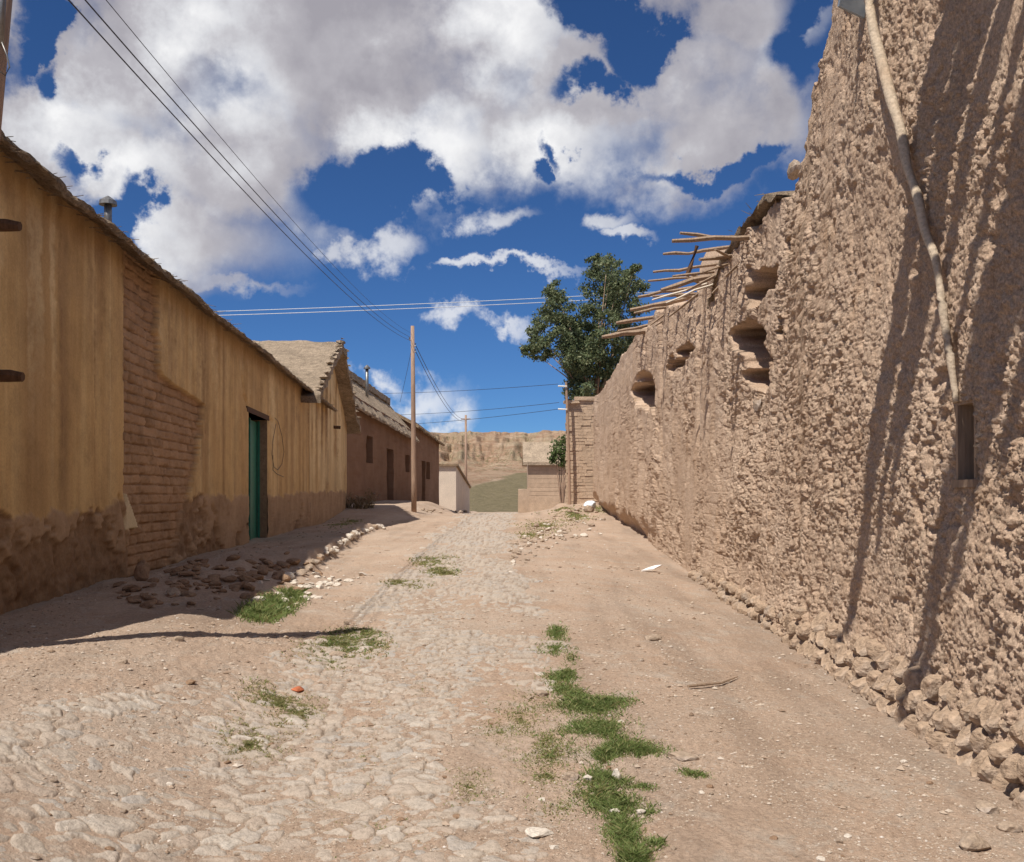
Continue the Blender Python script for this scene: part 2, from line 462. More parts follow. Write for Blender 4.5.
def build_road():
    Ys = 1250.0 / np.arange(560, 24, -1.0)
    us = np.linspace(-.66, .30, 760)
    U, Y = np.meshgrid(us, Ys); X = U * np.maximum(Y, 2.5)
    base = ground_z(X, Y, False)
    wx = X + .05 * vn2(X * 6, Y * 6, 61) + .02 * vn2(X * 17, Y * 17, 63)
    wy = Y + .04 * vn2(X * 6, Y * 6, 62) + .02 * vn2(X * 17, Y * 17, 64)
    f1, f2, cid = worley(wx / .118, wy / .086, 71, 1.0)
    off1 = worley.off
    g1, g2, cid2 = worley(wx / .105, wy / .08, 72, .95)
    e = f2 - f1; e2 = g2 - g1
    far = np.clip(.07 / np.maximum(Y * Y / 1250.0, .004), 0, 1)
    tiltx = (_h(np.floor(cid * 9999), 0 * cid, 0 * cid, 3) - .5); tilty = (_h(np.floor(cid * 9999), 0 * cid, 0 * cid, 4) - .5)
    dome = sstep(.015, .16, e) * .009 + .018 * sstep(6, 12, Y) + .006 * sstep(.1, .5, e)
    z = base - .010 + dome + (cid - .5) * .014 + (tiltx * off1[0] + tilty * off1[1]) * .022 * sstep(0, .1, e) + .005 * fbm(X * 14, Y * 14, 3, 73) * far + .022 * fbm(X * .9, Y * .7, 3, 21)
    small = 0 * X
    z2 = base - .016 + sstep(.02, .3, e2) * .022 + (cid2 - .5) * .012 + .022 * fbm(X * .9, Y * .7, 3, 21)
    z = z * (1 - small) + z2 * small
    # cover: where stones come out of the dust
    left = np.interp(Y, [0, 4.5, 6, 7.5, 10, 16, 27, 36, 46, 60], [-3.4, -3.0, -2.3, -1.75, -1.75, -1.75, -1.95, -2.2, -2.3, -2.3])
    wob = .28 * vn2(X * .9, Y * .55, 75) + .16 * vn2(X * 3, Y * 2.2, 76)
    inside = np.minimum(X - left, xe(Y) - X) + wob
    cov = sstep(-.25, .45, inside)
    patch = fbm(X * 1.3, Y * .8, 3, 77)
    z = z - .014 * (1 - sstep(-2.3, -1.2, X)) - (1 - cov) * .05 - .020 * sstep(-.04, .45, patch) + .0035
    cell = np.where(small > .5, cid2, cid); gap = 1 - np.where(small > .5, sstep(.03, .2, e2), sstep(.02, .17, e))
    keep = inside > -.3
    kf = keep[:-1, :-1] | keep[1:, 1:]
    V = np.stack([X, Y, z], -1).reshape(-1, 3)
    fs = grid_faces(len(Ys), len(us), kf)
    used = np.unique(fs); rm = np.full(len(V), -1, int); rm[used] = np.arange(len(used))
    o = part('road', V[used], rm[fs], M['stone'], attrs={'cell': cell.reshape(-1)[used], 'gap': gap.reshape(-1)[used]})
    tag(o, 'worn cobbled road of flat tan stones climbing the lane', 'road', kind='structure')

build_ground(); build_road()

# ------------------------------------------------------------------ right mud wall
def build_right_wall():
    prof = [(-2, 6.3), (1.5, 6.3), (3, 6.1), (5, 6.0), (7, 5.8), (7.9, 5.50), (8.07, 5.29), (8.56, 5.0), (8.66, 4.62), (9.0, 4.30), (9.9, 4.38), (11.24, 4.43), (12.9, 4.5), (15.9, 4.55), (18, 4.9), (20.4, 5.2), (24.3, 5.39), (28.2, 5.45), (37.7, 5.5), (43.3, 5.72)]
    us = np.arange(.081, .60, .0006)
    Y = 2.26 / (us[::-1] - .03)                         # near -> far
    Y = np.concatenate([np.linspace(-1.5, 1.4, 20), np.arange(1.5, Y[0] - .01, .018), Y])
    nc = len(Y); nr = 740
    top = np.interp(Y, [p[0] for p in prof], [p[1] for p in prof])
    top = top + .05 * vn2(Y * 3, Y * 0, 81) + .035 * vn2(Y * 9, Y * 0, 82) + .02 * vn2(Y * 25, Y * 0, 83)
    bot = ground_z(wr(Y), Y, False) - .15
    s = np.linspace(0, 1, nr)[:, None]
    Zg = bot[None] + (top - bot)[None] * s
    Yg = np.repeat(Y[None], nr, 0)
    hgt = Zg - (bot + .15)[None]
    # thrown mud: clods, ridges, rills
    dY = np.gradient(Y)
    def stretched(cell): return np.cumsum(dY / np.maximum(cell, 2.6 * dY))[None] + 0 * Zg
    ta, tb, tc_ = stretched(.038), stretched(.021), stretched(.11)
    zs = np.interp(Yg, [6, 12, 20, 44], [1.0, 1.35, 3.0, 5.0])
    wz = (Zg + .025 * vn2(ta * .6, Zg * 14 / zs, 92) * zs) / zs
    ta = ta + .45 * vn2(ta * .8, Zg * 14, 91)
    f1, f2, c1 = worley(ta, wz / .062, 93, 1.0)
    g1, g2, c2 = worley(tb + .3 * vn2(ta, wz * 25, 90), wz / .030, 94, 1.0)
    nearest = 1 - sstep(7, 15, Yg)
    fade = 1 - .30 * sstep(14, 34, Yg)
    smoothpatch = sstep(.05, .5, fbm(tc_ * .06, Zg * .5, 3, 95) + .35 * sstep(16, 36, Yg) - .22)
    rough = np.clip(1 - .7 * smoothpatch, .25, 1) * (.8 + .5 * vn2(Yg * .9, Zg * 1.1, 112))
    flake = sstep(.0, .22, f2 - f1) * (.15 + c1) * .016 + (.8 - f1) * .010 + .032 * fbm(ta * .75, wz * 11, 5, 115, .70) + .016 * np.abs(fbm(ta * .9, wz * 9, 4, 116, .65))
    clod = (flake + ((.7 - g1) * .010 + sstep(0, .25, g2 - g1) * c2 * .015) * (.25 + .75 * nearest)) * rough * fade
    pits = -.006 * np.exp(-(((Zg + .02 * vn2(Yg * 2, Zg * 3, 118)) % .155) / .02) ** 2) * sstep(-.1, .4, fbm(Yg * .8, Zg * .9, 2, 117)) - .042 * sstep(.22, .6, fbm(tc_ * .8, wz * 6, 3, 109)) * (.35 + .65 * rough) * fade
    rill = .032 * np.abs(fbm(tc_ * .36, Zg * .35, 3, 96)) + sstep(10, 24, Yg) * (.045 * fbm(tc_ * .5, Zg * .22, 3, 97) + .022 * fbm(tc_ * .8, Zg * 1.1, 3, 110))
    big = .075 * fbm(Yg * .55, Zg * .6, 4, 98)
    out = clod + rill + big + pits + .016 * fbm(ta * 1.1, wz * 18, 3, 99, .6) * rough
    # leans back a little towards the top, worn back
    lean = -.012 * hgt - .03 * sstep(3.5, 5.5, hgt)
    d = -out - lean                                      # + is into the wall
    uu = wr(Yg) / Yg * F + 512
    pyy = HOR - (Zg - EYE) / Yg * F
    jx = 6 * vn2(uu * .05, pyy * .05, 101) + 4 * vn2(uu * .16, pyy * .12, 102)
    jy = 7 * vn2(uu * .05, pyy * .05, 103) + 4 * vn2(uu * .15, pyy * .1, 113)
    def cav(cx, cy, rx, ry, depth, tilt=0.0, pw=2.0):
        x = uu + jx - cx; y = pyy + jy - cy; x = x - tilt * y
        q = (np.abs(x / rx) ** pw + np.abs(y / ry) ** pw)
        e0 = np.where(y > 0, .93, np.where(x > 0, .88, .66))
        return depth * (1 - sstep(e0, 1.12, q))
    front = (Yg > 6)
    def taper():
        yy = pyy + jy * .6; v = np.clip((yy - 316) / 82, 0, 1)
        xc = 745 + 7 * v; rx = (17 * (1 - v ** 1.3) + 1.5) * np.sqrt(np.clip(v / .16, .02, 1)) * (1 + .22 * vn2(pyy * .11, uu * .02, 119))
        x = (uu + jx - xc) / rx
        inside = (1 - sstep(.86, 1.1, x)) * (1 - sstep(.7, 1.12, -x)) * sstep(314, 319, yy) * (1 - sstep(394, 400, yy))
        return inside * (.85 - .35 * v)
    cv = np.maximum.reduce([cav(757, 288, 15, 22, .75, -.28), taper(),
                            cav(643, 388, 11, 16, .8), cav(650, 404, 4, 16, .7), cav(680, 360, 7, 13, .45, -.5), cav(686, 350, 6, 8, .3),
                            cav(787, 333, 4, 11, .2), cav(792, 250, 5, 9, .15)])
    d = d + cv * front
    # worn hollow around the upper holes
    d = d + .10 * np.exp(-(((uu - 745) / 26) ** 2 + ((pyy - 420) / 55) ** 2)) * front
    # undercut foot far along the wall, ragged
    uc = sstep(17, 26, Yg) * (1 - sstep(.12, .5, hgt + .16 * vn2(Yg * 1.6, Zg * .5, 105) + .12 * vn2(Yg * 5, Zg, 106)))
    d = d + .28 * uc
    # foot spreads a little near the camera where stones stand
    d = d - .05 * (1 - sstep(.1, .5, hgt)) * (1 - sstep(13, 16, Yg))
    # old vertical cracks
    for cy_, w_, z0, z1 in ((14.6, .05, 1.5, 4.5), (19.3, .07, 1.8, 5), (24.0, .07, 1, 5), (16.5, .03, 2.6, 4.4), (30, .08, .5, 5)):
        d = d + .09 * np.exp(-((Yg - cy_ - .12 * vn2(Zg * 1.7, Zg * 0, 107)) / w_) ** 2) * sstep(z0, z0 + .5, Zg) * (1 - sstep(z1 - .3, z1 + .3, Zg))
    # meter niche
    d = d + .22 * ((Yg > 5.17) & (Yg < 5.40) & (Zg > 1.62) & (Zg < 2.03))
    X = wr(Yg) + d
    rows_x = [X]; rows_y = [Yg]; rows_z = [Zg]
    tn = .04 * vn2(Y * 4, Y * 0, 108)
    for dd, zz in ((.25, top + .05 + tn), (.6, top + .03 - tn), (1.08, top - .10), (1.10, bot)):
        rows_x.append((np.maximum(wr(Y) + dd, X[-1] + dd * .3))[None]); rows_y.append(Y[None]); rows_z.append(zz[None])
    XX = np.concatenate(rows_x); YY = np.concatenate(rows_y); ZZ = np.concatenate(rows_z)
    V = np.stack([XX, YY, ZZ], -1).reshape(-1, 3)
    R = XX.shape[0]
    fs = grid_faces(R, nc)
    # end caps (coarse strips front-bottom to back-bottom)
    root = empty('mud_wall', (2.4, 8.0, .3))
    tag(root, 'tall rough tan mud wall with eroded holes and a stone foot, right side of lane', 'wall')
    w = part('wall', V, fs, M['mud'], root)
    caps = []
    cv_ = []
    for ci in (0, nc - 1):
        col = V.reshape(R, nc, 3)[:, ci]
        k = len(cv_); sel = list(range(0, nr, 8)) + [nr - 1, nr, nr + 1, nr + 2, nr + 3]
        pts = [tuple(col[i]) for i in sel]
        cv_ += pts; caps.append(tuple(range(k, k + len(pts))))
    part('wall_end', cv_, caps, M['mud'], root, smooth=False)
    return root, (lambda Yq, Zq: float(X[np.clip(int((Zq - np.interp(Yq, Y, bot)) / (np.interp(Yq, Y, top) - np.interp(Yq, Y, bot)) * (nr - 1)), 0, nr - 1), int(np.argmin(np.abs(Y - Yq)))]))
WALL, wall_x = build_right_wall()

# ------------------------------------------------------------------ stones
U = .1     # stone meshes are built 10 cm across and scaled
def rock_mesh(seed, mat, dims=(1, 1, 1), sub=2, cuts=7, name='stone'):
    bm = bmesh.new(); bmesh.ops.create_icosphere(bm, subdivisions=sub, radius=1.0)
    v = np.array([q.co[:] for q in bm.verts]); f = [tuple(x.index for x in q.verts) for q in bm.faces]; bm.free()
    r = np.random.default_rng(seed)
    for _ in range(cuts):
        nrm = r.normal(size=3); nrm /= np.linalg.norm(nrm); dd = r.uniform(.5, .85)
        ex = np.maximum(v @ nrm - dd, 0); v = v - ex[:, None] * nrm * .92
    nz = vn3(v[:, 0] * 1.6 + seed, v[:, 1] * 1.6, v[:, 2] * 1.6, seed) * .14 + vn3(v[:, 0] * 4.5, v[:, 1] * 4.5 + seed, v[:, 2] * 4.5, seed + 3) * .05
    v = v * (1 + nz[:, None])
    v = v / np.abs(v).max(0) * .5
    return make_mesh(name, v * np.array(dims) * U, f, [mat], smooth=False)

ROCK = [rock_mesh(i + 1, M['rock']) for i in range(7)]
RUB = [rock_mesh(i + 31, M['rubble'], cuts=9) for i in range(6)]
PAL = [rock_mesh(i + 51, M['pale']) for i in range(5)]
FND = [rock_mesh(i + 71, M['foundation'], sub=3, cuts=4, name='foundation_stone') for i in range(8)]

def stone(px, py, w, h=None, dep=None, meshes=ROCK, name='stone', label=None, cat='stone', group=None, tilt=.2, sink=.25, rz=None):
    """loose stone; w, h are its size in pixels in the photograph"""
    p = hit(px, py); k = p[1] / F
    sx = w * k; sz = (h if h else w * .6) * k; sy = dep if dep else sx * random.uniform(.7, 1.1)
    o = bpy.data.objects.new(name, random.choice(meshes)); COL.objects.link(o)
    o.scale = (sx / U, sy / U, sz / U); o.location = (p[0], p[1], p[2] + sz * (.5 - sink))
    o.rotation_euler = (random.uniform(-tilt, tilt), random.uniform(-tilt, tilt), random.uniform(-3, 3) if rz is None else rz)
    tag(o, label, cat, group)
    return o

# stone foot of the right wall
def foundation():
    n = 0; rest = MB()
    spots = []
    for c in range(3):
        y = 3.4 + .05 * c
        while y < (14.5, 13.5, 8.6)[c]:
            w = random.uniform(.09, .165) * (1, .95, .85)[c]
            y += w * .46
            if random.random() > (.03, .08, .3)[c]: spots.append((y, c, w))
            y += w * .46
    spots.sort()
    for (yy, c, w) in spots:
        h = random.uniform(.14, .20) * (1.0 if yy < 9 else .8); dp = random.uniform(.16, .24)
        g = float(ground_z(wr(yy) - .1, yy))
        z = g + .035 + c * .125 + random.uniform(-.02, .02)
        x = float(wr(yy)) - .058 + c * .03 + random.uniform(-.025, .025)
        rot = Euler((random.uniform(-.28, .28), random.uniform(-.2, .2), random.uniform(-.25, .25)))
        me = random.choice(FND)
        if n < 98 and yy > 4.6:
            o = bpy.data.objects.new('foundation_stone', me); COL.objects.link(o); o.parent = WALL
            o.location = Vector((x, yy, z)) - WALL.location; o.rotation_euler = rot; o.scale = (dp / U, w / U, h / U); n += 1
        else:
            mt = rot.to_matrix()
            vv = [Vector((x, yy, z)) + mt @ Vector((q.co.x * dp / U, q.co.y * w / U, q.co.z * h / U)) for q in me.vertices]
            rest.add(vv, [tuple(f.vertices) for f in me.polygons])
    o = rest.part('foundation_stone_row', M['foundation'], WALL)
    o['kind'] = 'stuff'
foundation()

# niche with a little wooden box, conduit and sheet metal on the right wall
def wall_fittings():
    f = MB()
    x0 = min(wall_x(5.12, 1.8), wall_x(5.46, 1.8), wall_x(5.3, 2.12)) + .08
    for (yc, zc_, dy, dz) in ((5.178, 1.825, .02, .43), (5.392, 1.825, .02, .43), (5.285, 2.035, .232, .025), (5.285, 1.60, .25, .045)):
        f.box((x0 - .008 - (.02 if dz == .045 else 0), yc, zc_), (.13, dy, dz), jit=.003)
    t = empty('meter_box', (x0, 5.29, 1.6)); tag(t, 'small narrow wooden meter box let into the mud wall at the foot of the conduit', 'meter box')
    f.part('frame', M['oldwood'], t)
    MB().box((x0 + .13, 5.285, 1.82), (.015, .20, .41)).part('back_panel', M['darkwood'], t)
    MB().box((x0 + .09, 5.30, 1.93), (.05, .10, .14)).part('meter', M['dark'], t)
    # mud spattered conduit
    path = [(872, -60), (876, 0), (884, 40), (897, 95), (905, 130), (912, 165), (922, 200), (931, 235), (939, 270), (945, 305), (949, 340), (952, 370), (957, 402)]
    pts = []; rad = []
    for i, (px, py) in enumerate(path):
        u = (px - 512) / F; Y = 2.26 / (u - .03) ; Y = (2.26 - .05) / (u - .03)
        pts.append((float(wr(Y)) - .05 - .05 * (1 - i / len(path)), Y, EYE + (HOR - py) / F * Y))
    P = [Vector(p) for p in pts]
    fine = []
    for i in range(len(P) - 1):
        for k in range(6): fine.append(P[i].lerp(P[i + 1], k / 6))
    fine.append(P[-1])
    rr = []
    for i, q in enumerate(fine):
        q += Vector((.006 * float(vn2(i * .2, 1, 3)), .022 * float(vn2(i * .17, 2, 4)), 0))
        rr.append((.036 - .019 * i / len(fine)) * (1 + .16 * float(vn2(i * .22, 3, 5))))
    c = MB().tube(fine, rr, 10).part('cable_conduit', M['conduit'], None, True, tuple(fine[-1]))
    tag(c, 'long pale mud spattered conduit running down the rough mud wall', 'conduit')
    # sheet metal
    p = at(862, 2, 7.0)
    xx = float(wr(7.0))
    sm = MB().box((xx - .05, 7.02, 5.14), (.22, .02, .46), rz=.35, ry=.22)
    tag(sm.part('sheet_metal', M['zinc'], None, False, (xx, 7.05, 5.0)), 'bent grey sheet metal piece sticking out of the mud wall beside the conduit', 'metal sheet')
wall_fittings()

# bleached laths and roof poles of the ruined roof on the right
def ruin_poles():
    # (root px, py, tip px, py, pixel thickness, material, label)
    L = [(747, 236, 672, 241, 5.5, 'oldwood', 'topmost thick split roof pole sticking out over the mud wall'),
         (742, 240, 680, 233, 4, 'oldwood', 'short split lath lying across the topmost roof pole'),
         (700, 248, 663, 254, 3.5, 'oldwood', 'thin roof lath just below the topmost pole'),
         (694, 265, 653, 272, 3.5, 'oldwood', 'grey roof lath ending in front of the tree, third from the top'),
         (690, 276, 648, 281, 3, 'oldwood', 'faint roof lath against the tree, below the third lath'),
         (713, 271, 661, 290, 5, 'oldwood', 'long slanting roof pole above the bleached white laths'),
         (711, 278, 666, 303, 2.4, 'palewood', 'bleached white lath, lower of the crossing pair'),
         (706, 278, 652, 300, 2.4, 'palewood', 'bleached white lath, upper of the crossing pair'),
         (676, 288, 638, 297, 4, 'oldwood', 'tan roof lath left of the bleached white laths'),
         (668, 299, 630, 310, 5, 'oldwood', 'thick tan roof pole below the white laths'),
         (664, 304, 634, 313, 3, 'oldwood', 'thin lath tucked under the thick tan pole'),
         (650, 316, 616, 323, 4.2, 'oldwood', 'third roof lath from the bottom of the ruined row'),
         (644, 323, 618, 331, 3.5, 'oldwood', 'second roof lath from the bottom of the ruined row'),
         (641, 330, 602, 337, 5, 'oldwood', 'lowest roof pole of the ruined row')]
    for rx, ry, tx, ty, th, m, lab in L:
        u = (rx - 512) / F
        Y = 2.26 / (u - .03)
        a = Vector((float(wr(Y)) + .25, Y, EYE + (HOR - ry) / F * Y))
        Yt = Y * (1.0 + .01 * random.uniform(-1, 1))
        b = Vector(at(tx, ty, Yt))
        a = a + (a - b).normalized() * .35
        mid = a.lerp(b, .5) + Vector((0, 0, -.02 + .03 * random.random()))
        r = th * Y / F / 2 * 1.25
        o = MB().tube([a, a.lerp(mid, .5), mid, mid.lerp(b, .35) + Vector((0, 0, random.uniform(-.03, .03))), mid.lerp(b, .7), b], [r * random.uniform(.8, 1.25) for _ in range(5)] + [r * .7], 6, .75).part('roof_pole', M[m], None, False, tuple(a))
        tag(o, lab, 'roof pole', 'ruined roof poles above the mud wall')
    for k in range(16):
        rx = random.uniform(652, 742); ry = np.interp(rx, [640, 653, 684, 717, 743], [330, 314, 302, 268, 240]) + random.uniform(-4, 4)
        u = (rx - 512) / F; Y = 2.26 / (u - .03)
        a = Vector((float(wr(Y)) + random.uniform(.0, .3), Y, EYE + (HOR - ry) / F * Y))
        b = a + Vector((-random.uniform(.25, .75), random.uniform(-.5, .5), random.uniform(-.32, .08)))
        a = a + (a - b) * .4; r = random.uniform(.018, .04)
        o = MB().tube([a, a.lerp(b, .4), a.lerp(b, .7), b], [r, r * 1.1, r, r * .7], 6, .7).part('roof_stick', M['oldwood'], None, False, tuple(a))
        tag(o, 'short broken stick in the ruined roof wood above the mud wall', 'roof stick', 'broken roof sticks')
    post = MB().tube([at(687, 276, 13.6), at(690, 268, 13.6), at(697, 246, 13.6)], [.035, .035, .03], 6).part('post', M['darkwood'], None, False, tuple(at(690, 272, 13.6)))
    tag(post, 'short leaning post propping the ruined roof poles', 'post')
    # remnant of the earth roof behind the wall top
    n1, n2 = 40, 26
    V = []
    for i in range(n1):
        t = i / (n1 - 1); Y = 9.6 + 4.2 * t
        for j in range(n2):
            q = j / (n2 - 1) * 2 * math.pi
            cx = float(wr(Y)) + .75; cz = np.interp(Y, [9.6, 10.3, 11.3, 12.5, 13.8], [4.36, 4.5, 4.52, 4.40, 4.05])
            r_ = .07 + .05 * math.sin(t * 3.1)
            ex = .75
            V.append((cx + ex * math.cos(q) + .05 * float(vn2(q * 3, Y * 4, 7)), Y, cz + r_ * math.sin(q) + .05 * float(vn2(q * 4 + 9, Y * 5, 9)) - .05 * math.cos(q)))
    V = np.array(V)
    fs = [(i * n2 + j, i * n2 + (j + 1) % n2, (i + 1) * n2 + (j + 1) % n2, (i + 1) * n2 + j) for i in range(n1 - 1) for j in range(n2)]
    fs += [tuple(range(n2 - 1, -1, -1)), tuple(range((n1 - 1) * n2, n1 * n2))]
    t = empty('ruined_roof', (3.2, 11, 4.3)); tag(t, 'grassy remnant of an earth and straw roof behind the mud wall top', 'roof remnant')
    part('roof', V, fs, M['roofmud'], t, loc=(3.2, 11, 4.3))
    # straw sticking out of it
    s = MB()
    for _ in range(260):
        Y = random.uniform(9.8, 13.4); x = float(wr(Y)) + random.uniform(-.05, 1.2)
        z = np.interp(Y, [9.6, 10.3, 11.3, 12.5, 13.8], [4.36, 4.5, 4.52, 4.40, 4.05]) + random.uniform(.0, .12)
        dv = Vector((random.uniform(-1, .6), random.uniform(-.8, .8), random.uniform(-.2, .6))).normalized() * random.uniform(.05, .13)
        s.tube([(x, Y, z), Vector((x, Y, z)) + dv], [.005, .002], 3)
    s.part('straw', M['dryweed'], t)
    # inner wall of the ruin
    w = MB()
    nY, nZ = 30, 16
    V = []
    for i in range(nY):
        Y = 12.2 + 8.2 * i / (nY - 1)
        tp = np.interp(Y, [12.2, 13, 14.3, 17, 19.6, 20.4], [4.4, 4.9, 5.2, 5.75, 6.3, 6.15]) + .05 * float(vn2(Y * 2, 1, 3))
        for j in range(nZ):
            z = .3 + (tp - .3) * j / (nZ - 1)
            V.append((float(wr(Y)) + .95 + .03 * float(vn2(Y * 3, z * 3, 5)), Y, z))
    V = np.array(V); n0 = len(V)
    Vb = V + np.array([.35, 0, 0])
    F1 = [(i * nZ + j, (i + 1) * nZ + j, (i + 1) * nZ + j + 1, i * nZ + j + 1) for i in range(nY - 1) for j in range(nZ - 1)]
    F2 = [tuple(n0 + k for k in q[::-1]) for q in F1]
    F3 = [(i * nZ + nZ - 1, (i + 1) * nZ + nZ - 1, n0 + (i + 1) * nZ + nZ - 1, n0 + i * nZ + nZ - 1) for i in range(nY - 1)]
    o = part('inner_wall', np.concatenate([V, Vb]), F1 + F2 + F3, M['mud'], t)
ruin_poles()

# eave poles high on the near end of the right wall (above the frame): their shadows rake down the wall
def near_eave():
    L = [(5.02, 1.35, .06), (4.88, 1.80, .075), (4.74, 1.72, .08), (4.60, 1.45, .07), (4.46, 1.30, .08), (4.33, 1.42, .07), (4.20, 1.10, .07), (4.02, .85, .06), (3.80, 1.25, .05),
         (3.62, 1.1, .06), (3.50, 1.75, .07), (3.39, 1.88, .08), (3.26, 1.55, .07), (3.12, 1.1, .07), (2.95, 1.3, .08), (2.82, .9, .07), (2.66, 1.15, .08), (2.5, 1.3, .08), (2.3, 1.0, .08), (2.1, 1.4, .08), (1.9, 1.2, .08)]
    for i, (Y, d, r) in enumerate(L):
        d *= 1.10; z = 5.62 + random.uniform(-.05, .08)
        a = Vector((float(wr(Y)) + .3, Y + .05, z)); b = Vector((float(wr(Y)) - d, Y + random.uniform(-.08, .08), z + random.uniform(-.05, .1)))
        pts = [a.lerp(b, k / 5) + Vector((0, random.uniform(-.02, .02), random.uniform(-.02, .02))) for k in range(6)]
        o = MB().tube(pts, [r * 1.2, r * 1.2, r * 1.3, r * 1.15, r, r * .7], 7).part('roof_pole', M['oldwood'], None, False, tuple(a))
        tag(o, 'weathered eave pole jutting from the top of the near mud wall', 'roof pole', 'eave poles on the near mud wall')
near_eave()

# ------------------------------------------------------------------ left row of houses
def roof_band(name, ts, pos, prof, mat, parent, jit=.03, seed=1, fine=5.0):
    """ring profile swept along ts; prof = list of (outward, up); pos(t) -> origin, outward dir"""
    V = []; n = len(prof)
    for t in ts:
        o, od = pos(t)
        for k, (a, b) in enumerate(prof):
            ja = jit * (float(vn2(t * fine, k * 7.1, seed)) + .6 * float(vn2(t * fine * 3.3, k * 5.1, seed + 1)))
            jb = jit * .7 * (float(vn2(t * fine, k * 3.7, seed + 2)) + .6 * float(vn2(t * fine * 3.1, k * 4.3, seed + 3)))
            V.append((o[0] + od[0] * (a + ja), o[1] + od[1] * (a + ja), o[2] + b + jb))
    fs = [(i * n + j, i * n + (j + 1) % n, (i + 1) * n + (j + 1) % n, (i + 1) * n + j) for i in range(len(ts) - 1) for j in range(n)]
    fs += [tuple(range(n - 1, -1, -1)), tuple(range((len(ts) - 1) * n, len(ts) * n))]
    return part(name, V, fs, mat, parent, smooth=False)

WN = np.array([1.0, .074]) / math.hypot(1, .074)      # outward normal of the left facade
def LW(Y, d=0.0): return np.array([-3.47 - .074 * Y - WN[0] * d, Y - WN[1] * d])

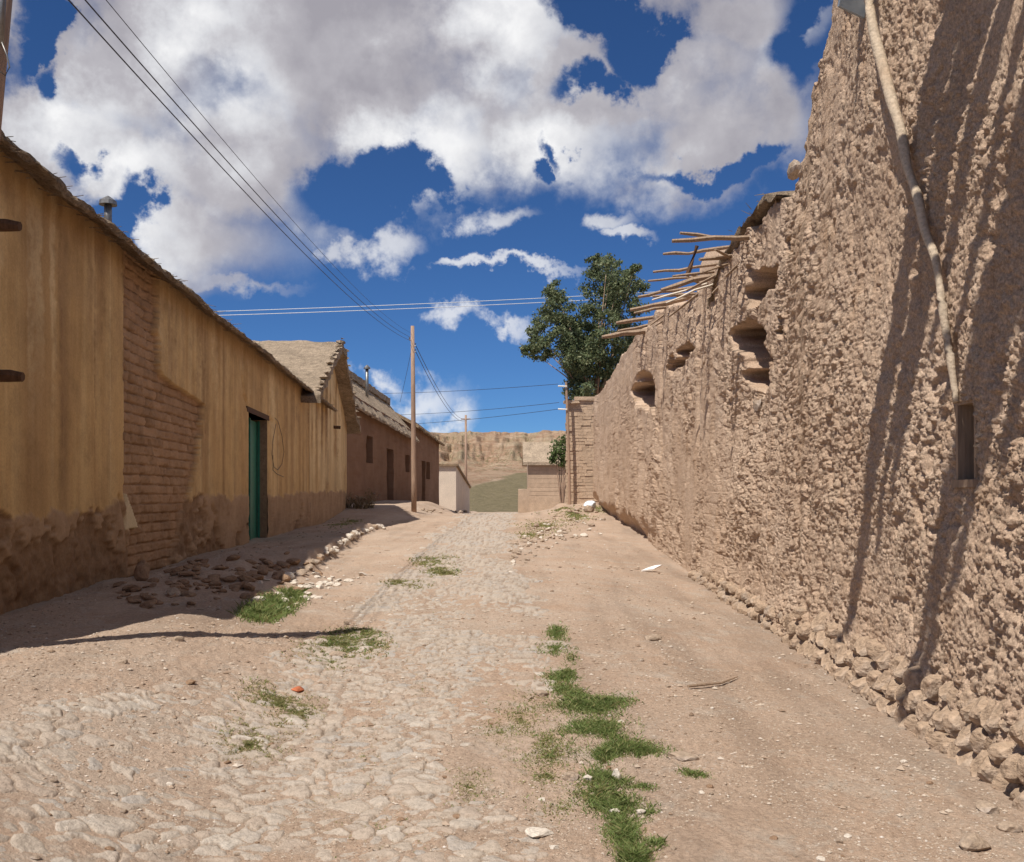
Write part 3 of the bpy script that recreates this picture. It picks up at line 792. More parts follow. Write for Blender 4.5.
def facade(root, y0, y1, topf, opening=None, seed=0, name='wall', botf=None, step=.0011):
    u0 = 3.47 / y0 + .074; u1 = 3.47 / y1 + .074
    Y = np.sort(3.47 / (np.arange(u1, min(u0, .60), step) - .074))
    Y = Y[(Y > y0) & (Y < y1)]
    extra = [y0, y1]
    if y0 < 6.6: extra += list(np.arange(y0, 6.6, .05))
    if opening: extra += [opening[0], opening[1]]
    Y = np.unique(np.concatenate([Y, extra]))
    nz = 330
    zlo = .25
    S = np.linspace(0, 1, nz)
    top = topf(Y)
    Z = zlo + (top - zlo)[None] * S[:, None]
    Yg = np.repeat(Y[None], nz, 0)
    if opening:   # snap rows to the opening
        ko = int(np.argmin(np.abs(Z[:, len(Y) // 2] - opening[3])))
        lo, hi = zlo, opening[3]
        for c in range(len(Y)):
            if opening[0] - .6 <= Y[c] <= opening[1] + .6:
                Z[:ko + 1, c] = np.linspace(zlo, hi, ko + 1); Z[ko:, c] = np.linspace(hi, top[c], nz - ko)
    A = dict()
    n1 = fbm(Yg * .9, Z * .9, 3, seed + 1); n2 = fbm(Yg * 5, Z * 5, 3, seed + 2); n3 = fbm(Yg * 18, Z * 18, 3, seed + 3)
    # dado edge
    dz = np.interp(Yg, [5, 8, 15, 22, 32, 40], [1.36, 1.34, 1.50, 1.50, 1.62, 1.6])
    dado = 1 - sstep(-.03, .03, Z - dz - .09 * n1 - .07 * n2 - .03 * n3)
    # bare adobe patch
    wob = .10 * n2 + .05 * n3
    right = np.interp(Z, [.55, 1.0, 1.45, 2.18, 2.86, 2.90, 2.98, 3.04, 3.1, 4.6], [13.0, 13.5, 13.9, 14.55, 14.85, 14.6, 13.2, 12.6, 12.45, 12.35])
    left = np.interp(Z, [.5, 1.1, 1.5, 4.6], [11.35, 11.25, 11.05, 11.08])
    patch = sstep(-.014, .014, np.minimum(Yg - left + wob * .4, right - Yg + wob)) if seed == 100 else np.zeros_like(Z)
    # mud render fallen from the dado
    peel = dado * sstep(-.05, .12, fbm(Yg * 1.1, Z * 1.6, 5, seed + 5, .6) + .25 * (1 - sstep(.8, 1.35, Z)) - .06 + .25 * (1 - sstep(9, 12, Yg)) - .55 * sstep(13, 17, Yg)) * (1 if seed == 100 else .35)
    peel = peel * (1 - patch)
    cz = .118; row = np.floor((Z + .012 * n1) / cz); fz = (Z + .012 * n1) / cz - row
    by = (Yg + .02 * n1) / .33 + (row % 2) * .5 + .23 * np.sin(row * 12.9); bi = np.floor(by); fy = by - bi
    ez = np.minimum(fz, 1 - fz) * cz; ey = np.minimum(fy, 1 - fy) * .33
    jn = 1 - sstep(.002, .014, np.minimum(ez, ey + .002 + .008 * n2) + .010 * n3 + .006 * n2)
    bid = _h(bi, row, np.zeros_like(bi), 5)
    d = -.006 * n1 - .003 * n2 - .0015 * n3
    d_patch = .072 + .026 * jn + .016 * (bid - .5) - .014 * n3 - .016 * n2 - .010 * fbm(Yg * 30, Z * 30, 2, 77)
    d = d * (1 - patch) + d_patch * patch
    d = d + peel * (.040 - .040 * fbm(Yg * 6, Z * 5, 4, seed + 7)) - dado * (1 - patch) * (.012 + .010 * n2 + .006 * n3)
    # cracks
    def crack(pts, w, dep):
        nonlocal d
        for (ya, za), (yb, zb) in zip(pts[:-1], pts[1:]):
            L2 = (yb - ya) ** 2 + (zb - za) ** 2
            q = np.clip(((Yg - ya) * (yb - ya) + (Z - za) * (zb - za)) / L2, 0, 1)
            dist = np.hypot((Yg - ya - q * (yb - ya) + .04 * n2), Z - za - q * (zb - za) + .02 * n3)
            d = d + dep * np.exp(-(dist / w) ** 2)
    run = np.zeros_like(Z); pale = np.zeros_like(Z); chip = np.zeros_like(Z)
    wash = np.zeros_like(Z)
    rw = np.random.default_rng(seed + 40)
    for _ in range(140):
        yc = np.exp(rw.uniform(np.log(y0), np.log(y1))); wd = rw.uniform(.012, .05) * yc * rw.uniform(.3, 1.3) * .35
        zb = rw.uniform(.9, 3.7); sg = rw.choice([-1, 1]) * rw.uniform(.2, .95)
        lat = np.abs(Yg - yc - wd * (.5 * vn2(Z * 1.7, 0 * Z + yc, 5) + .35 * n2)) / wd
        wash = wash + sg * (1 - sstep(.45, 1.0 + .3 * n3, lat)) * sstep(zb - .3, zb + 1.1 + .5 * n2, Z) * (.6 + .5 * n3 + .4 * n2)
    wash = np.clip(wash, -.9, .9) * (1 - dado)
    if seed == 100:
        crack([(7.3, 1.2), (7.9, 1.05), (8.3, .9), (8.35, .65)], .035, .04)
        crack([(9.1, 1.0), (9.15, .6)], .03, .03)
        crack([(10.9, 1.5), (11.1, 1.2), (11.15, .9)], .04, .05)
        crack([(15.3, 1.35), (15.6, 1.2), (15.75, .75)], .04, .05)
        crack([(17.7, 3.6), (17.9, 3.3), (18.25, 3.12)], .05, .05)
        crack([(20.4, 3.15), (20.9, 3.05), (21.1, 2.95)], .05, .05)
        for yc, w, a in ((8.6, .35, .5), (9.3, .12, .7), (12.9, .05, .6), (15.0, .25, .35), (16.2, .07, .8), (17.1, .04, .5), (18.9, .5, .3), (21.6, .07, .5), (22.9, .10, .5), (23.8, .25, .5), (25.6, .09, .6), (26.4, .12, .5)):
            run = np.maximum(run, a * np.exp(-((Yg - yc - .04 * n1) / w) ** 2) * sstep(.9, 1.6, Z))
        tri = np.minimum(np.minimum((Z - 1.14), (Yg - 11.1 - (Z - 1.14) * .05)), 11.62 - Yg - (Z - 1.14) * 1.15)
        chip = sstep(-.015, .015, tri + .01 * n3)
        d = d * (1 - chip) + (-.004) * chip
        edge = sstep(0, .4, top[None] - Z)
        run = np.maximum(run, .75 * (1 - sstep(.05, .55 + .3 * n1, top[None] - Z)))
    else:
        pale = .5 * sstep(-.3, .3, n1 + .25)
        run = np.maximum(.9 * np.exp(-((Yg - 34.6) / .22) ** 2) * sstep(1.6, 1.8, Z) * (1 - sstep(3.4, 3.9, Z)), .6 * np.exp(-((Yg - 30.9) / .12) ** 2) * sstep(1.2, 2, Z))
        d = d + .10 * np.exp(-((Yg - 34.6) / .16) ** 2) * sstep(1.6, 1.75, Z) * (1 - sstep(3.5, 3.8, Z))
    X = -3.47 - .074 * Yg - WN[0] * d; YY = Yg - WN[1] * d
    V = np.stack([X, YY, Z], -1).reshape(-1, 3)
    keep = None
    if opening:
        cy = (Y[:-1] + Y[1:]) / 2
        zc2 = (Z[:-1, :-1] + Z[1:, 1:]) / 2
        keep = ~((cy[None] > opening[0]) & (cy[None] < opening[1]) & (zc2 < opening[3]) & (zc2 > opening[2]))
    fs = grid_faces(nz, len(Y), keep)
    z0 = np.zeros(V.shape[0])
    at_ = {'dado': dado, 'brick': np.maximum(patch * (1 - chip), 0), 'joint': jn * patch, 'bid': bid, 'run': run * (1 - patch), 'peel': peel, 'wash': wash, 'pale': pale, 'chip': chip}
    return part(name, V, fs, M['facade'], root, at_)

def block(mb, y0, y1, d0, d1, z0, z1):
    """box behind the left facade line between two distances along it"""
    p = [LW(y0, d0), LW(y1, d0), LW(y1, d1), LW(y0, d1)]
    v = [(q[0], q[1], z) for z in (z0, z1) for q in p]
    mb.add(v, [(0, 1, 2, 3), (7, 6, 5, 4), (0, 4, 5, 1), (1, 5, 6, 2), (2, 6, 7, 3), (3, 7, 4, 0)])
    return mb

def house_one():
    root = empty('ochre_house', (-4.6, 16, .55))
    tag(root, 'long ochre plastered adobe house with bare brick patch and green door', 'house')
    topf = lambda Y: np.where(Y < 6.9, np.interp(Y, [4.6, 5.2, 6.5, 6.9], [2.3, 2.45, 3.8, 4.32]), 4.32)  # unseen wall stub added at the near end; its sloped top shapes the ground shadow
    op = (18.3, 20.3, .52, 3.03)
    facade(root, 4.6, 27.0, topf, op, 100)
    # reveals, back and ends
    b = MB()
    def q(y, d, z): p = LW(y, d); return (p[0], p[1], z)
    y0, y1, z0, z1 = op
    b.add([q(y0, -.004, z0 - .3), q(y0, .34, z0 - .3), q(y0, .34, z1), q(y0, -.004, z1)], [(0, 1, 2, 3)])
    b.add([q(y1, -.004, z0 - .3), q(y1, .34, z0 - .3), q(y1, .34, z1), q(y1, -.004, z1)], [(3, 2, 1, 0)])
    b.add([q(y0, -.004, z1), q(y0, .34, z1), q(y1, .34, z1), q(y1, -.004, z1)], [(0, 1, 2, 3)])
    b.part('door_reveal', M['rubble'], root)
    b = MB(); block(b, 6.6, 6.95, .05, 5.6, .2, 4.3); block(b, 26.6, 26.98, .05, 5.6, .2, 4.3); block(b, 6.6, 26.98, 5.25, 5.6, .2, 4.3); block(b, 4.6, 6.6, .05, .45, .2, 2.2)
    b.part('back_wall', M['adobe'], root)
    block(MB(), 18.15, 20.5, -.012, .3, 3.03, 3.13).part('lintel', M['darkwood'], root)
    d = block(MB(), 18.3, 19.27, .20, .245, .55, 2.98).part('door', M['green'], root)
    for k in range(2):
        for (za, zb) in ((.7, 1.55), (1.7, 2.85)):
            block(MB(), 18.38 + k * .42, 18.72 + k * .42, .185, .199, za, zb).part('panel', M['green'], d)
    d = block(MB(), 19.29, 20.27, .20, .245, .55, 2.98).part('door', M['green'], root)
    for (za, zb) in ((.7, 1.55), (1.7, 2.85)): block(MB(), 19.4, 19.78, .185, .199, za, zb).part('panel', M['green'], d)
    for ya, yb in ((18.3, 18.36), (19.255, 19.305), (20.24, 20.3)): block(MB(), ya, yb, .14, .184, .55, 3.0).part('door_frame', M['green'], root)
    block(MB(), 18.3, 20.3, -.03, .33, .46, .55).part('doorstep', M['rock'], root)
    # roof
    ts = np.unique(np.concatenate([np.arange(6.35, 12, .05), np.arange(12, 31.6, .10)]))
    def pos(t):
        p = LW(t, 0); sag = .035 * float(vn2(t * .25, 0, 3)) + .02 * float(vn2(t * .9, 0, 5))
        return (p[0], p[1], 4.10 + sag), WN
    prof = [(.26, .0), (.29, .025), (.28, .06), (.22, .085), (.1, .14), (-.6, .52), (-1.6, .95), (-2.8, 1.5), (-2.95, 1.5), (-4.2, 1.0), (-5.9, .3), (-5.9, .1), (-2.9, 1.35), (-.1, .20), (.1, .08)]
    roof_band('roof', ts, pos, prof, M['roofmud'], root, .020, 3, 5.0)
    # ragged underside of canes
    s = MB()
    for k in range(300):
        t = 6.4 + 25 * (random.random() ** 1.3)
        p = LW(t, -.20 - .10 * random.random()); zz = 4.12 + random.uniform(-.03, .09)
        dv = Vector((random.uniform(.02, .09), random.uniform(-.08, .08), random.uniform(-.06, .02)))
        s.tube([(p[0] - .1, p[1], zz), Vector((p[0], p[1], zz)) + dv], [.006, .003], 3)
    s.part('straw_edge', M['roofmud'], root)['kind'] = 'stuff'
    # wall pegs at the left edge of the view
    for Y, z, px in ((7.35, 3.52, 20), (7.5, 2.43, 23)):
        a = LW(Y, .25); tip = np.array([(px - 512) / F * Y, Y])
        MB().tube([(a[0], a[1], z), (tip[0] - .1, tip[1], z - .0), (tip[0], tip[1], z - .01)], [.05, .048, .035], 7).part('beam_end', M['darkwood'], root)
    # hanging cable by the door
    def w(px, py):
        u = (px - 512) / F; Y = -3.47 / (u + .074) ; return (LW(Y, -.02)[0], LW(Y, -.02)[1], EYE + (HOR - py) / F * Y)
    c = MB().tube([w(274, 418), w(277, 421), w(281, 436), (w(283, 452)), w(281, 464), w(277, 470), w(273, 467), w(271, 455), w(272, 440), w(275, 424)], .0055, 5)
    c.tube([w(272, 455), w(272, 470), w(276, 474), w(283, 477)], .0055, 5)
    c.part('hanging_cable', M['cable'], root)
    # stove pipe through the roof
    t = empty('stove_pipe', tuple(at(108, 222, 11.2)))
    tag(t, 'tin stove pipe with conical cap on the long ochre house roof', 'chimney pipe')
    b0 = at(108, 232, 11.2); b1 = at(108, 203, 11.2)
    MB().tube([b0, b1], .042, 12).part('pipe', M['tin'], t, True)
    MB().tube([at(108, 205, 11.2), at(108, 201, 11.2), at(108, 196, 11.2)], [.098, .092, .012], 14).part('cap', M['tin'], t)
house_one()

def house_two():
    root = empty('gabled_house', (-6.3, 32, .7))
    tag(root, 'pale ochre gabled house with straw roof behind the long ochre house', 'house')
    ys = [27.0, 32.0, 38.0]
    topf = lambda Y: np.interp(Y, [26, 32, 38.3], [4.1, 6.22, 4.1])
    facade(root, 27.02, 38.0, topf, None, 200, step=.0006)
    block(MB(), 37.6, 37.98, .03, 9, .2, 4.15).part('end_wall', M['adobe'], root)
    block(MB(), 27.05, 27.3, .03, 9, .2, 4.3).part('end_wall', M['adobe'], root)
    # roof, ridge running away from the lane
    def plane(sgn, name):
        V = []; nx, ny = 40, 60
        for top_ in (1, 0):
            for i in range(nx):
                dd = -.46 + 9.4 * i / (nx - 1)
                for j in range(ny):
                    f = j / (ny - 1)
                    yy = 32 + sgn * f * 6.75
                    z = 6.40 - .355 * f * 6.75 + (.0 if top_ else -.17) + .04 * float(vn2(dd * 2, yy * 2, 11)) + .025 * float(vn2(dd * 7, yy * 7, 12))
                    jd = .05 * float(vn2(yy * 3, 0, 14)) if i == 0 else 0
                    p = LW(yy, 0) ; V.append((p[0] - dd + jd, p[1], z + (.05 if i == 0 and top_ else 0)))
        n0 = nx * ny
        fs = []
        for i in range(nx - 1):
            for j in range(ny - 1):
                a = i * ny + j; q = (a, a + 1, a + ny + 1, a + ny); fs.append(q); fs.append(tuple(n0 + k for k in q[::-1]))
        ring = [j for j in range(ny)] + [i * ny + ny - 1 for i in range(1, nx)] + [(nx - 1) * ny + j for j in range(ny - 2, -1, -1)] + [i * ny for i in range(nx - 2, 0, -1)]
        for a, b_ in zip(ring, ring[1:] + ring[:1]): fs.append((a, b_, n0 + b_, n0 + a))
        part(name, V, fs, M['rooftan'], root, smooth=False)
    plane(-1, 'roof_slope'); plane(1, 'roof_slope')
    # ragged stones along the verge
    s = MB()
    for k in range(12):
        f = k / 11; yy = 25.6 + 6.4 * f; p = LW(yy, -.40 + random.uniform(-.05, .05)); z = 6.45 - .355 * (32 - yy)
        s.box((p[0], p[1], z + .05), (random.uniform(.10, .16), random.uniform(.15, .3), random.uniform(.03, .06)), random.random(), .2 * random.random(), .2, .03)
    for k in range(12):
        f = k / 11; yy = 32.2 + 5.6 * f; p = LW(yy, -.42 + random.uniform(-.05, .05)); z = 6.42 - .355 * (yy - 32)
        s.box((p[0], p[1], z + .05), (random.uniform(.10, .16), random.uniform(.15, .3), random.uniform(.03, .06)), random.random(), .2 * random.random(), .2, .03)
    s.part('verge_edging', M['rooftan'], root)['kind'] = 'stuff'
    p = LW(32.4, 0)
    # little stub beam
    a = LW(33.3, .1); b_ = LW(33.3, -.22)
    MB().tube([(a[0], a[1], 3.75), (b_[0], b_[1], 3.73)], .06, 6).part('beam_end', M['darkwood'], root)
house_two()

# brown mud houses further up
DB = np.array([.0607, 1.0]) / math.hypot(.0607, 1); NB = np.array([DB[1], -DB[0]])
def BW(Y, d=0.0): x = -6.6 + .0607 * (Y - 40); return np.array([x - NB[0] * d, Y - NB[1] * d])
def bw_y(px): u = (px - 512) / F; return 9.028 / (.0607 - u)
def house_brown(name, label, y0, y1, eave0, eave1, ops, roofmat, rise, run, ridge=True):
    c = BW((y0 + y1) / 2)
    root = empty(name, (c[0], c[1], .8)); tag(root, label, 'house')
    ops = [(bw_y(a), bw_y(b), EYE + (HOR - yb) / F * bw_y((a + b) / 2), EYE + (HOR - yt) / F * bw_y((a + b) / 2), kind) for (a, b, yt, yb, kind) in ops]
    ev = lambda Y: np.interp(Y, [y0, y1], [eave0, eave1])
    ys = np.unique(np.concatenate([np.arange(y0, y1, .35), [y1], np.array([q for o in ops for q in o[:2]])]))
    zs = np.unique(np.concatenate([np.linspace(0, 1, 14)]))
    zb = -.3
    allz = np.unique(np.concatenate([np.linspace(zb, min(eave0, eave1) - .4, 16), [q for o in ops for q in o[2:4]]]))
    V = []; idx = {}
    nz = len(allz) + 2
    for i, y in enumerate(ys):
        for j in range(nz):
            z = allz[j] if j < len(allz) else (ev(y) - .2 if j == len(allz) else ev(y) + .25)
            d = -.035 * float(fbm(y * .8, z * 1.2, 3, 7)) - .012 * float(vn2(y * 5, z * 5, 9))
            p = BW(y, d); V.append((p[0], p[1], z))
    fs = []
    for i in range(len(ys) - 1):
        for j in range(nz - 1):
            cy = (ys[i] + ys[i + 1]) / 2
            cz = (V[i * nz + j][2] + V[i * nz + j + 1][2]) / 2
            if any(o[0] < cy < o[1] and o[2] < cz < o[3] for o in ops): continue
            fs.append((i * nz + j, (i + 1) * nz + j, (i + 1) * nz + j + 1, i * nz + j + 1))
    def q(y, d, z): p = BW(y, d); return (p[0], p[1], z)
    def quad(a, b, c_, d_):
        k = len(V); V.extend([a, b, c_, d_]); fs.append((k, k + 1, k + 2, k + 3))
    for o in ops:
        ya, yb, za, zt, kind = o; D = .32
        quad(q(ya, 0, za), q(ya, D, za), q(ya, D, zt), q(ya, 0, zt)); quad(q(yb, 0, zt), q(yb, D, zt), q(yb, D, za), q(yb, 0, za))
        quad(q(ya, 0, zt), q(ya, D, zt), q(yb, D, zt), q(yb, 0, zt)); quad(q(ya, 0, za), q(yb, 0, za), q(yb, D, za), q(ya, D, za))
    # ends and back
    W = run * 2
    quad(q(y0, 0.02, zb), q(y0, W, zb), q(y0, W, eave0), q(y0, .02, eave0)); quad(q(y1, .02, eave1), q(y1, W, eave1), q(y1, W, zb), q(y1, .02, zb))
    quad(q(y0, W, zb), q(y1, W, zb), q(y1, W, eave1), q(y0, W, eave0))
    rz0 = rise * (run - .0) / run
    for (y, e) in ((y0, eave0), (y1, eave1)):
        k = len(V); V.extend([q(y, .03, e), q(y, W, e), q(y, run, e + rise * .93)]); fs.append((k, k + 1, k + 2))
    part('wall', V, fs, M['brown'], root, smooth=False)
    for o in ops:
        ya, yb, za, zt, kind = o
        b = MB()
        p = [q(ya, .27, za), q(yb, .27, za), q(yb, .27, zt), q(ya, .27, zt), q(ya, .33, za), q(yb, .33, za), q(yb, .33, zt), q(ya, .33, zt)]
        b.add(p, [(0, 1, 2, 3), (7, 6, 5, 4), (0, 4, 5, 1), (2, 6, 7, 3), (1, 5, 6, 2), (0, 3, 7, 4)])
        b.part('door' if kind == 'd' else 'window', M['darkwood'], root)
    def pos(t):
        p = BW(t); return (p[0], p[1], float(ev(t))), NB
    ov = .35; sl = rise / run
    prof = [(ov, -sl * ov - .02), (ov + .03, -sl * ov + .06), (ov - .04, -sl * ov + .16), (0, .2), (-run * .5, rise * .5 + .17), (-run + .02, rise + .14), (-run * 1.5, rise * .5 + .15), (-W - .2, 0), (-W - .2, -.15), (-run, rise - .06), (-.02, -.02)]
    roof_band('roof', np.arange(y0 - .25, y1 + .3, .22), pos, prof, roofmat, root, .04, 21, 2.0)
    if ridge:
        prof = [(-run + .26, rise - .02), (-run + .20, rise + .34), (-run, rise + .42), (-run - .25, rise + .3), (-run - .3, rise)]
        roof_band('ridge_cap', np.arange(y0 - .2, y1 + .25, .25), pos, prof, roofmat, root, .04, 25, 2.0)
    return root
house_brown('brown_mud_house', 'long red brown mud house with steep tan roof and tin pipe behind the street pole', 39.6, 56.3, 5.40, 4.80,
            [(366.5, 372.7, 436, 463, 'w'), (387, 393.5, 449, 500, 'd'), (405.5, 409.5, 455, 472, 'w')], M['rooftan'], 1.75, 1.5)
house_brown('brown_mud_house', 'shorter red brown mud house at the row end, right of the street pole', 56.5, 67.5, 5.42, 4.92,
            [(421.8, 425.3, 461, 509, 'd'), (426.3, 430, 462, 479, 'w')], M['roofedge'], 1.2, 2.2, False)
t = empty('stove_pipe', tuple(at(367, 395, 47))); tag(t, 'thin tin stove pipe on the steep tan roof of the brown mud house', 'chimney pipe')
MB().tube([at(367, 402, 47), at(367, 368, 47)], .075, 10).part('pipe', M['tin'], t, True)
MB().tube([at(367, 369, 47), at(367, 367.5, 47), at(367, 365, 47)], [.16, .15, .03], 12).part('cap', M['tin'], t)

# ------------------------------------------------------------------ far end of the lane
def shed():
    root = empty('whitewashed_shed', tuple(at(450, 511, 75))); tag(root, 'small whitewashed shed with a dark sloping side beyond the brown houses', 'shed')
    xl, xr = at(438, 500, 75)[0], at(456, 500, 75)[0]
    za = at(450, 466, 75)[2]
    xb = at(469.6, 500, 93)[0]
    v = [(xl, 75, -.6), (xr, 75, -.6), (xb, 93, -.6), (xl - .3, 93, -.6), (xl, 75, za), (xr, 75, za), (xb, 93, 2.0), (xl - .3, 93, 2.0)]
    part('wall', v, [(0, 1, 5, 4), (2, 3, 7, 6), (3, 0, 4, 7), (0, 3, 2, 1), (1, 2, 6, 5)], M['whitewash'], root, smooth=False)
    t = MB(); v2 = []
    for z in (.0, .16):
        v2 += [(xl - .15, 74.8, za + z), (xr + .15, 74.8, za + z), (xb + .15, 93, 2.0 + z), (xl - .4, 93, 2.0 + z)]
    t.add(v2, [(3, 2, 1, 0), (4, 5, 6, 7), (0, 1, 5, 4), (1, 2, 6, 5), (2, 3, 7, 6), (3, 0, 4, 7)])
    t.part('roof', M['roofedge'], root)
shed()

def adobe_house():
    Y = 80
    root = empty('adobe_house', tuple(at(545, 511, Y))); tag(root, 'low adobe house with tan slab roof below the hill, beyond the lane end', 'house')
    a = at(528, 511, Y); b = at(600, 463, Y)
    w = MB(); w.box(((a[0] + b[0]) / 2, Y + 2.5, (b[2] - .8) / 2), (b[0] - a[0], 5, b[2] + .8))
    # brick courses standing proud, with small gaps
    o = w.part('wall', M['adobe'], root)
    c = MB()
    for k in range(12):
        z = -.2 + k * .34
        c.box(((a[0] + b[0]) / 2 + random.uniform(-.03, .03), Y - .008, z), (b[0] - a[0] + .03, .04 + random.uniform(0, .02), .315), jit=.012)
    c.part('brick_courses', M['adobe'], root)
    e = at(523, 462, Y - .4); r = at(527, 442, Y + 2.5)
    x2 = b[0] + .5
    v = [(e[0], Y - .4, e[2]), (x2, Y - .4, e[2]), (x2, Y + 2.5, at(527, 442, Y + 2.5)[2]), (e[0], Y + 2.5, at(527, 442, Y + 2.5)[2])]
    v += [(p[0], p[1], p[2] - .25) for p in v] + [(x2, Y + 5.6, e[2] - .2), (e[0], Y + 5.6, e[2] - .2)]
    part('roof', v, [(0, 1, 2, 3), (7, 6, 5, 4), (0, 4, 5, 1), (1, 5, 6, 2), (3, 7, 4, 0), (3, 2, 8, 9)], M['rooftan'], root, smooth=False)
    # low garden wall steps
    g = MB()
    for (px0, px1, y0, y1, yy) in ((518, 530, 489, 512, 76), (528, 575, 497, 512, 74), (530, 575, 504, 514, 70)):
        p0 = at(px0, y1, yy); p1 = at(px1, y0, yy)
        g.box(((p0[0] + p1[0]) / 2, yy + .3, (p1[2] - .8) / 2), (p1[0] - p0[0], .6, p1[2] + .8), jit=.04)
    t = empty('garden_wall', tuple(at(550, 512, 74))); tag(t, 'stepped low adobe garden wall in front of the low adobe house', 'wall')
    g.part('wall', M['adobe'], t)
adobe_house()

def end_wall():
    Y = 46.0
    root = empty('adobe_brick_wall', tuple(at(578, 500, Y))); tag(root, 'pale adobe brick wall end standing beyond the mud wall under the tree', 'wall')
    x0 = at(566, 450, Y)[0]; x1 = 4.6
    courses = MB()
    z = .6; k = 0
    while z < 5.7:
        x = x0 + random.uniform(-.03, .03) - (.2 if k % 2 else 0)
        while x < x1:
            L = random.uniform(.36, .46)
            xa = max(x, x0 + random.uniform(-.02, .03))
            if x + L - xa > .08 and not (z > 5.45 and xa < x0 + .45 and False):
                courses.box(((xa + x + L - .02) / 2, Y + .15 + random.uniform(-.02, .02), z + .065), (x + L - .008 - xa, .3, .138), jit=.006)
            x += L
        z += .145; k += 1
    courses.part('bricks', M['adobe'], root)
    MB().box(((x0 + x1) / 2 + .06, Y + .17, 3.0), (x1 - x0 - .12, .24, 5.3)).box((x0 + 1.65, Y + 6, 3.0), (.35, 11.5, 5.2)).part('wall', M['adobe'], root)
    MB().box(((x0 + x1) / 2 + .2, Y + .16, 5.88), (x1 - x0 - .4, .5, .14), jit=.03).box((x0 + .25, Y + .1, 5.72), (.7, .6, .12), jit=.03).part('coping', M['adobe'], root)
    # service post beside it
    p = at(569, 503, 45.6)
    t = empty('service_post', tuple(p)); tag(t, 'thin brown wooden service post standing against the adobe brick wall end', 'post')
    MB().tube([at(569.5, 506, 45.6), at(569, 460, 45.6), at(567, 403, 45.6), at(566, 382, 45.6)], [.07, .065, .06, .05], 8).part('post', M['pole'], t)
    for yy in (386, 409):
        MB().tube([at(567, yy + .4, 45.5), at(558, yy, 45.5)], [.03, .035], 8).part('insulator', M['ceramic'], t)
end_wall()

# hills
def hill():
    xs = np.concatenate([np.linspace(-170, -52, 40), np.linspace(-51, 51, 300), np.linspace(52, 170, 40)]); ys = np.concatenate([np.linspace(96, 150, 50), np.linspace(151, 300, 190), np.linspace(304, 600, 20)])
    Yt = [96, 112, 150, 180, 215, 228, 231, 236, 239, 246, 248, 254, 256, 300, 600]; Zt = [-1.4, -.7, 3.6, 5.4, 7.6, 9.4, 11.4, 11.9, 13.9, 14.6, 16.2, 16.5, 17.6, 18.4, 20]
    X, Y = np.meshgrid(xs, ys)
    wob = 14 * fbm(X * .03, Y * 0 + 3, 3, 201) + 10 * np.abs(fbm(X * .12, Y * .015, 3, 202, .6)) * 2 + 9 * np.abs(fbm(X * .34, Y * .03, 3, 207, .6))
    gul = 10 * np.exp(-((X + 4 + (260 - Y) * .10) / 9) ** 2)
    Ye = Y - (wob + gul - 8) * sstep(165, 215, Y)
    Z = np.interp(Ye, Yt, Zt) + .5 * fbm(X * .15, Y * .15, 4, 203) * sstep(120, 200, Y) + .15 * fbm(X * .6, Y * .6, 3, 204)
    Z = Z - .012 * (X + 8) * sstep(200, 260, Y) * np.where(X < -8, -1.2, .15)
    field = (1 - sstep(-3, 3, Y - 128 - 5.0 * np.clip(X + 7, -6, 11) + 6 * vn2(X * .1, Y * .1, 205))) * sstep(-22, -14, X + 0 * Y)
    V = np.stack([X, Y, Z], -1).reshape(-1, 3)
    n = NT('eroded_hillside', .97, .1)
    lay = n.noise(1, 6, .65, n.scaled((.12, .05, .75)))
    c = n.ramp(lay, [(.28, (.25, .155, .10)), (.42, (.40, .285, .195)), (.5, (.30, .185, .12)), (.62, (.44, .325, .23)), (.8, (.35, .24, .165))])
    c = n.mix(n.maprange(n.noise(.12, 6, .7), .5, .68), c, (.33, .265, .175))
    scr = n.math('MULTIPLY', n.maprange(n.noise(1.1, 5, .7), .5, .62), n.maprange(n.noise(.05, 3), .4, .6))
    c = n.mix(n.math('MULTIPLY', scr, .8), c, (.10, .105, .045))
    fc = n.ramp(n.noise(1.1, 8, .85), [(.3, (.135, .11, .062)), (.5, (.20, .165, .095)), (.72, (.28, .22, .14))])
    c = n.mix(n.attr('field'), c, fc)
    n.color(c); n.bump(n.noise(.8, 7, .75), 1.0, .8)
    o = part('hill', V, grid_faces(len(ys), len(xs)), n.m, attrs={'field': field})
    tag(o, 'eroded brown mesa with a green field slope at its foot', 'hill', kind='structure')
hill()

# ------------------------------------------------------------------ poles and wires
def sag(a, b, s, n=40):
    a = Vector(a); b = Vector(b)
    return [a.lerp(b, i / n) - Vector((0, 0, s * 4 * (i / n) * (1 - i / n))) for i in range(n + 1)]

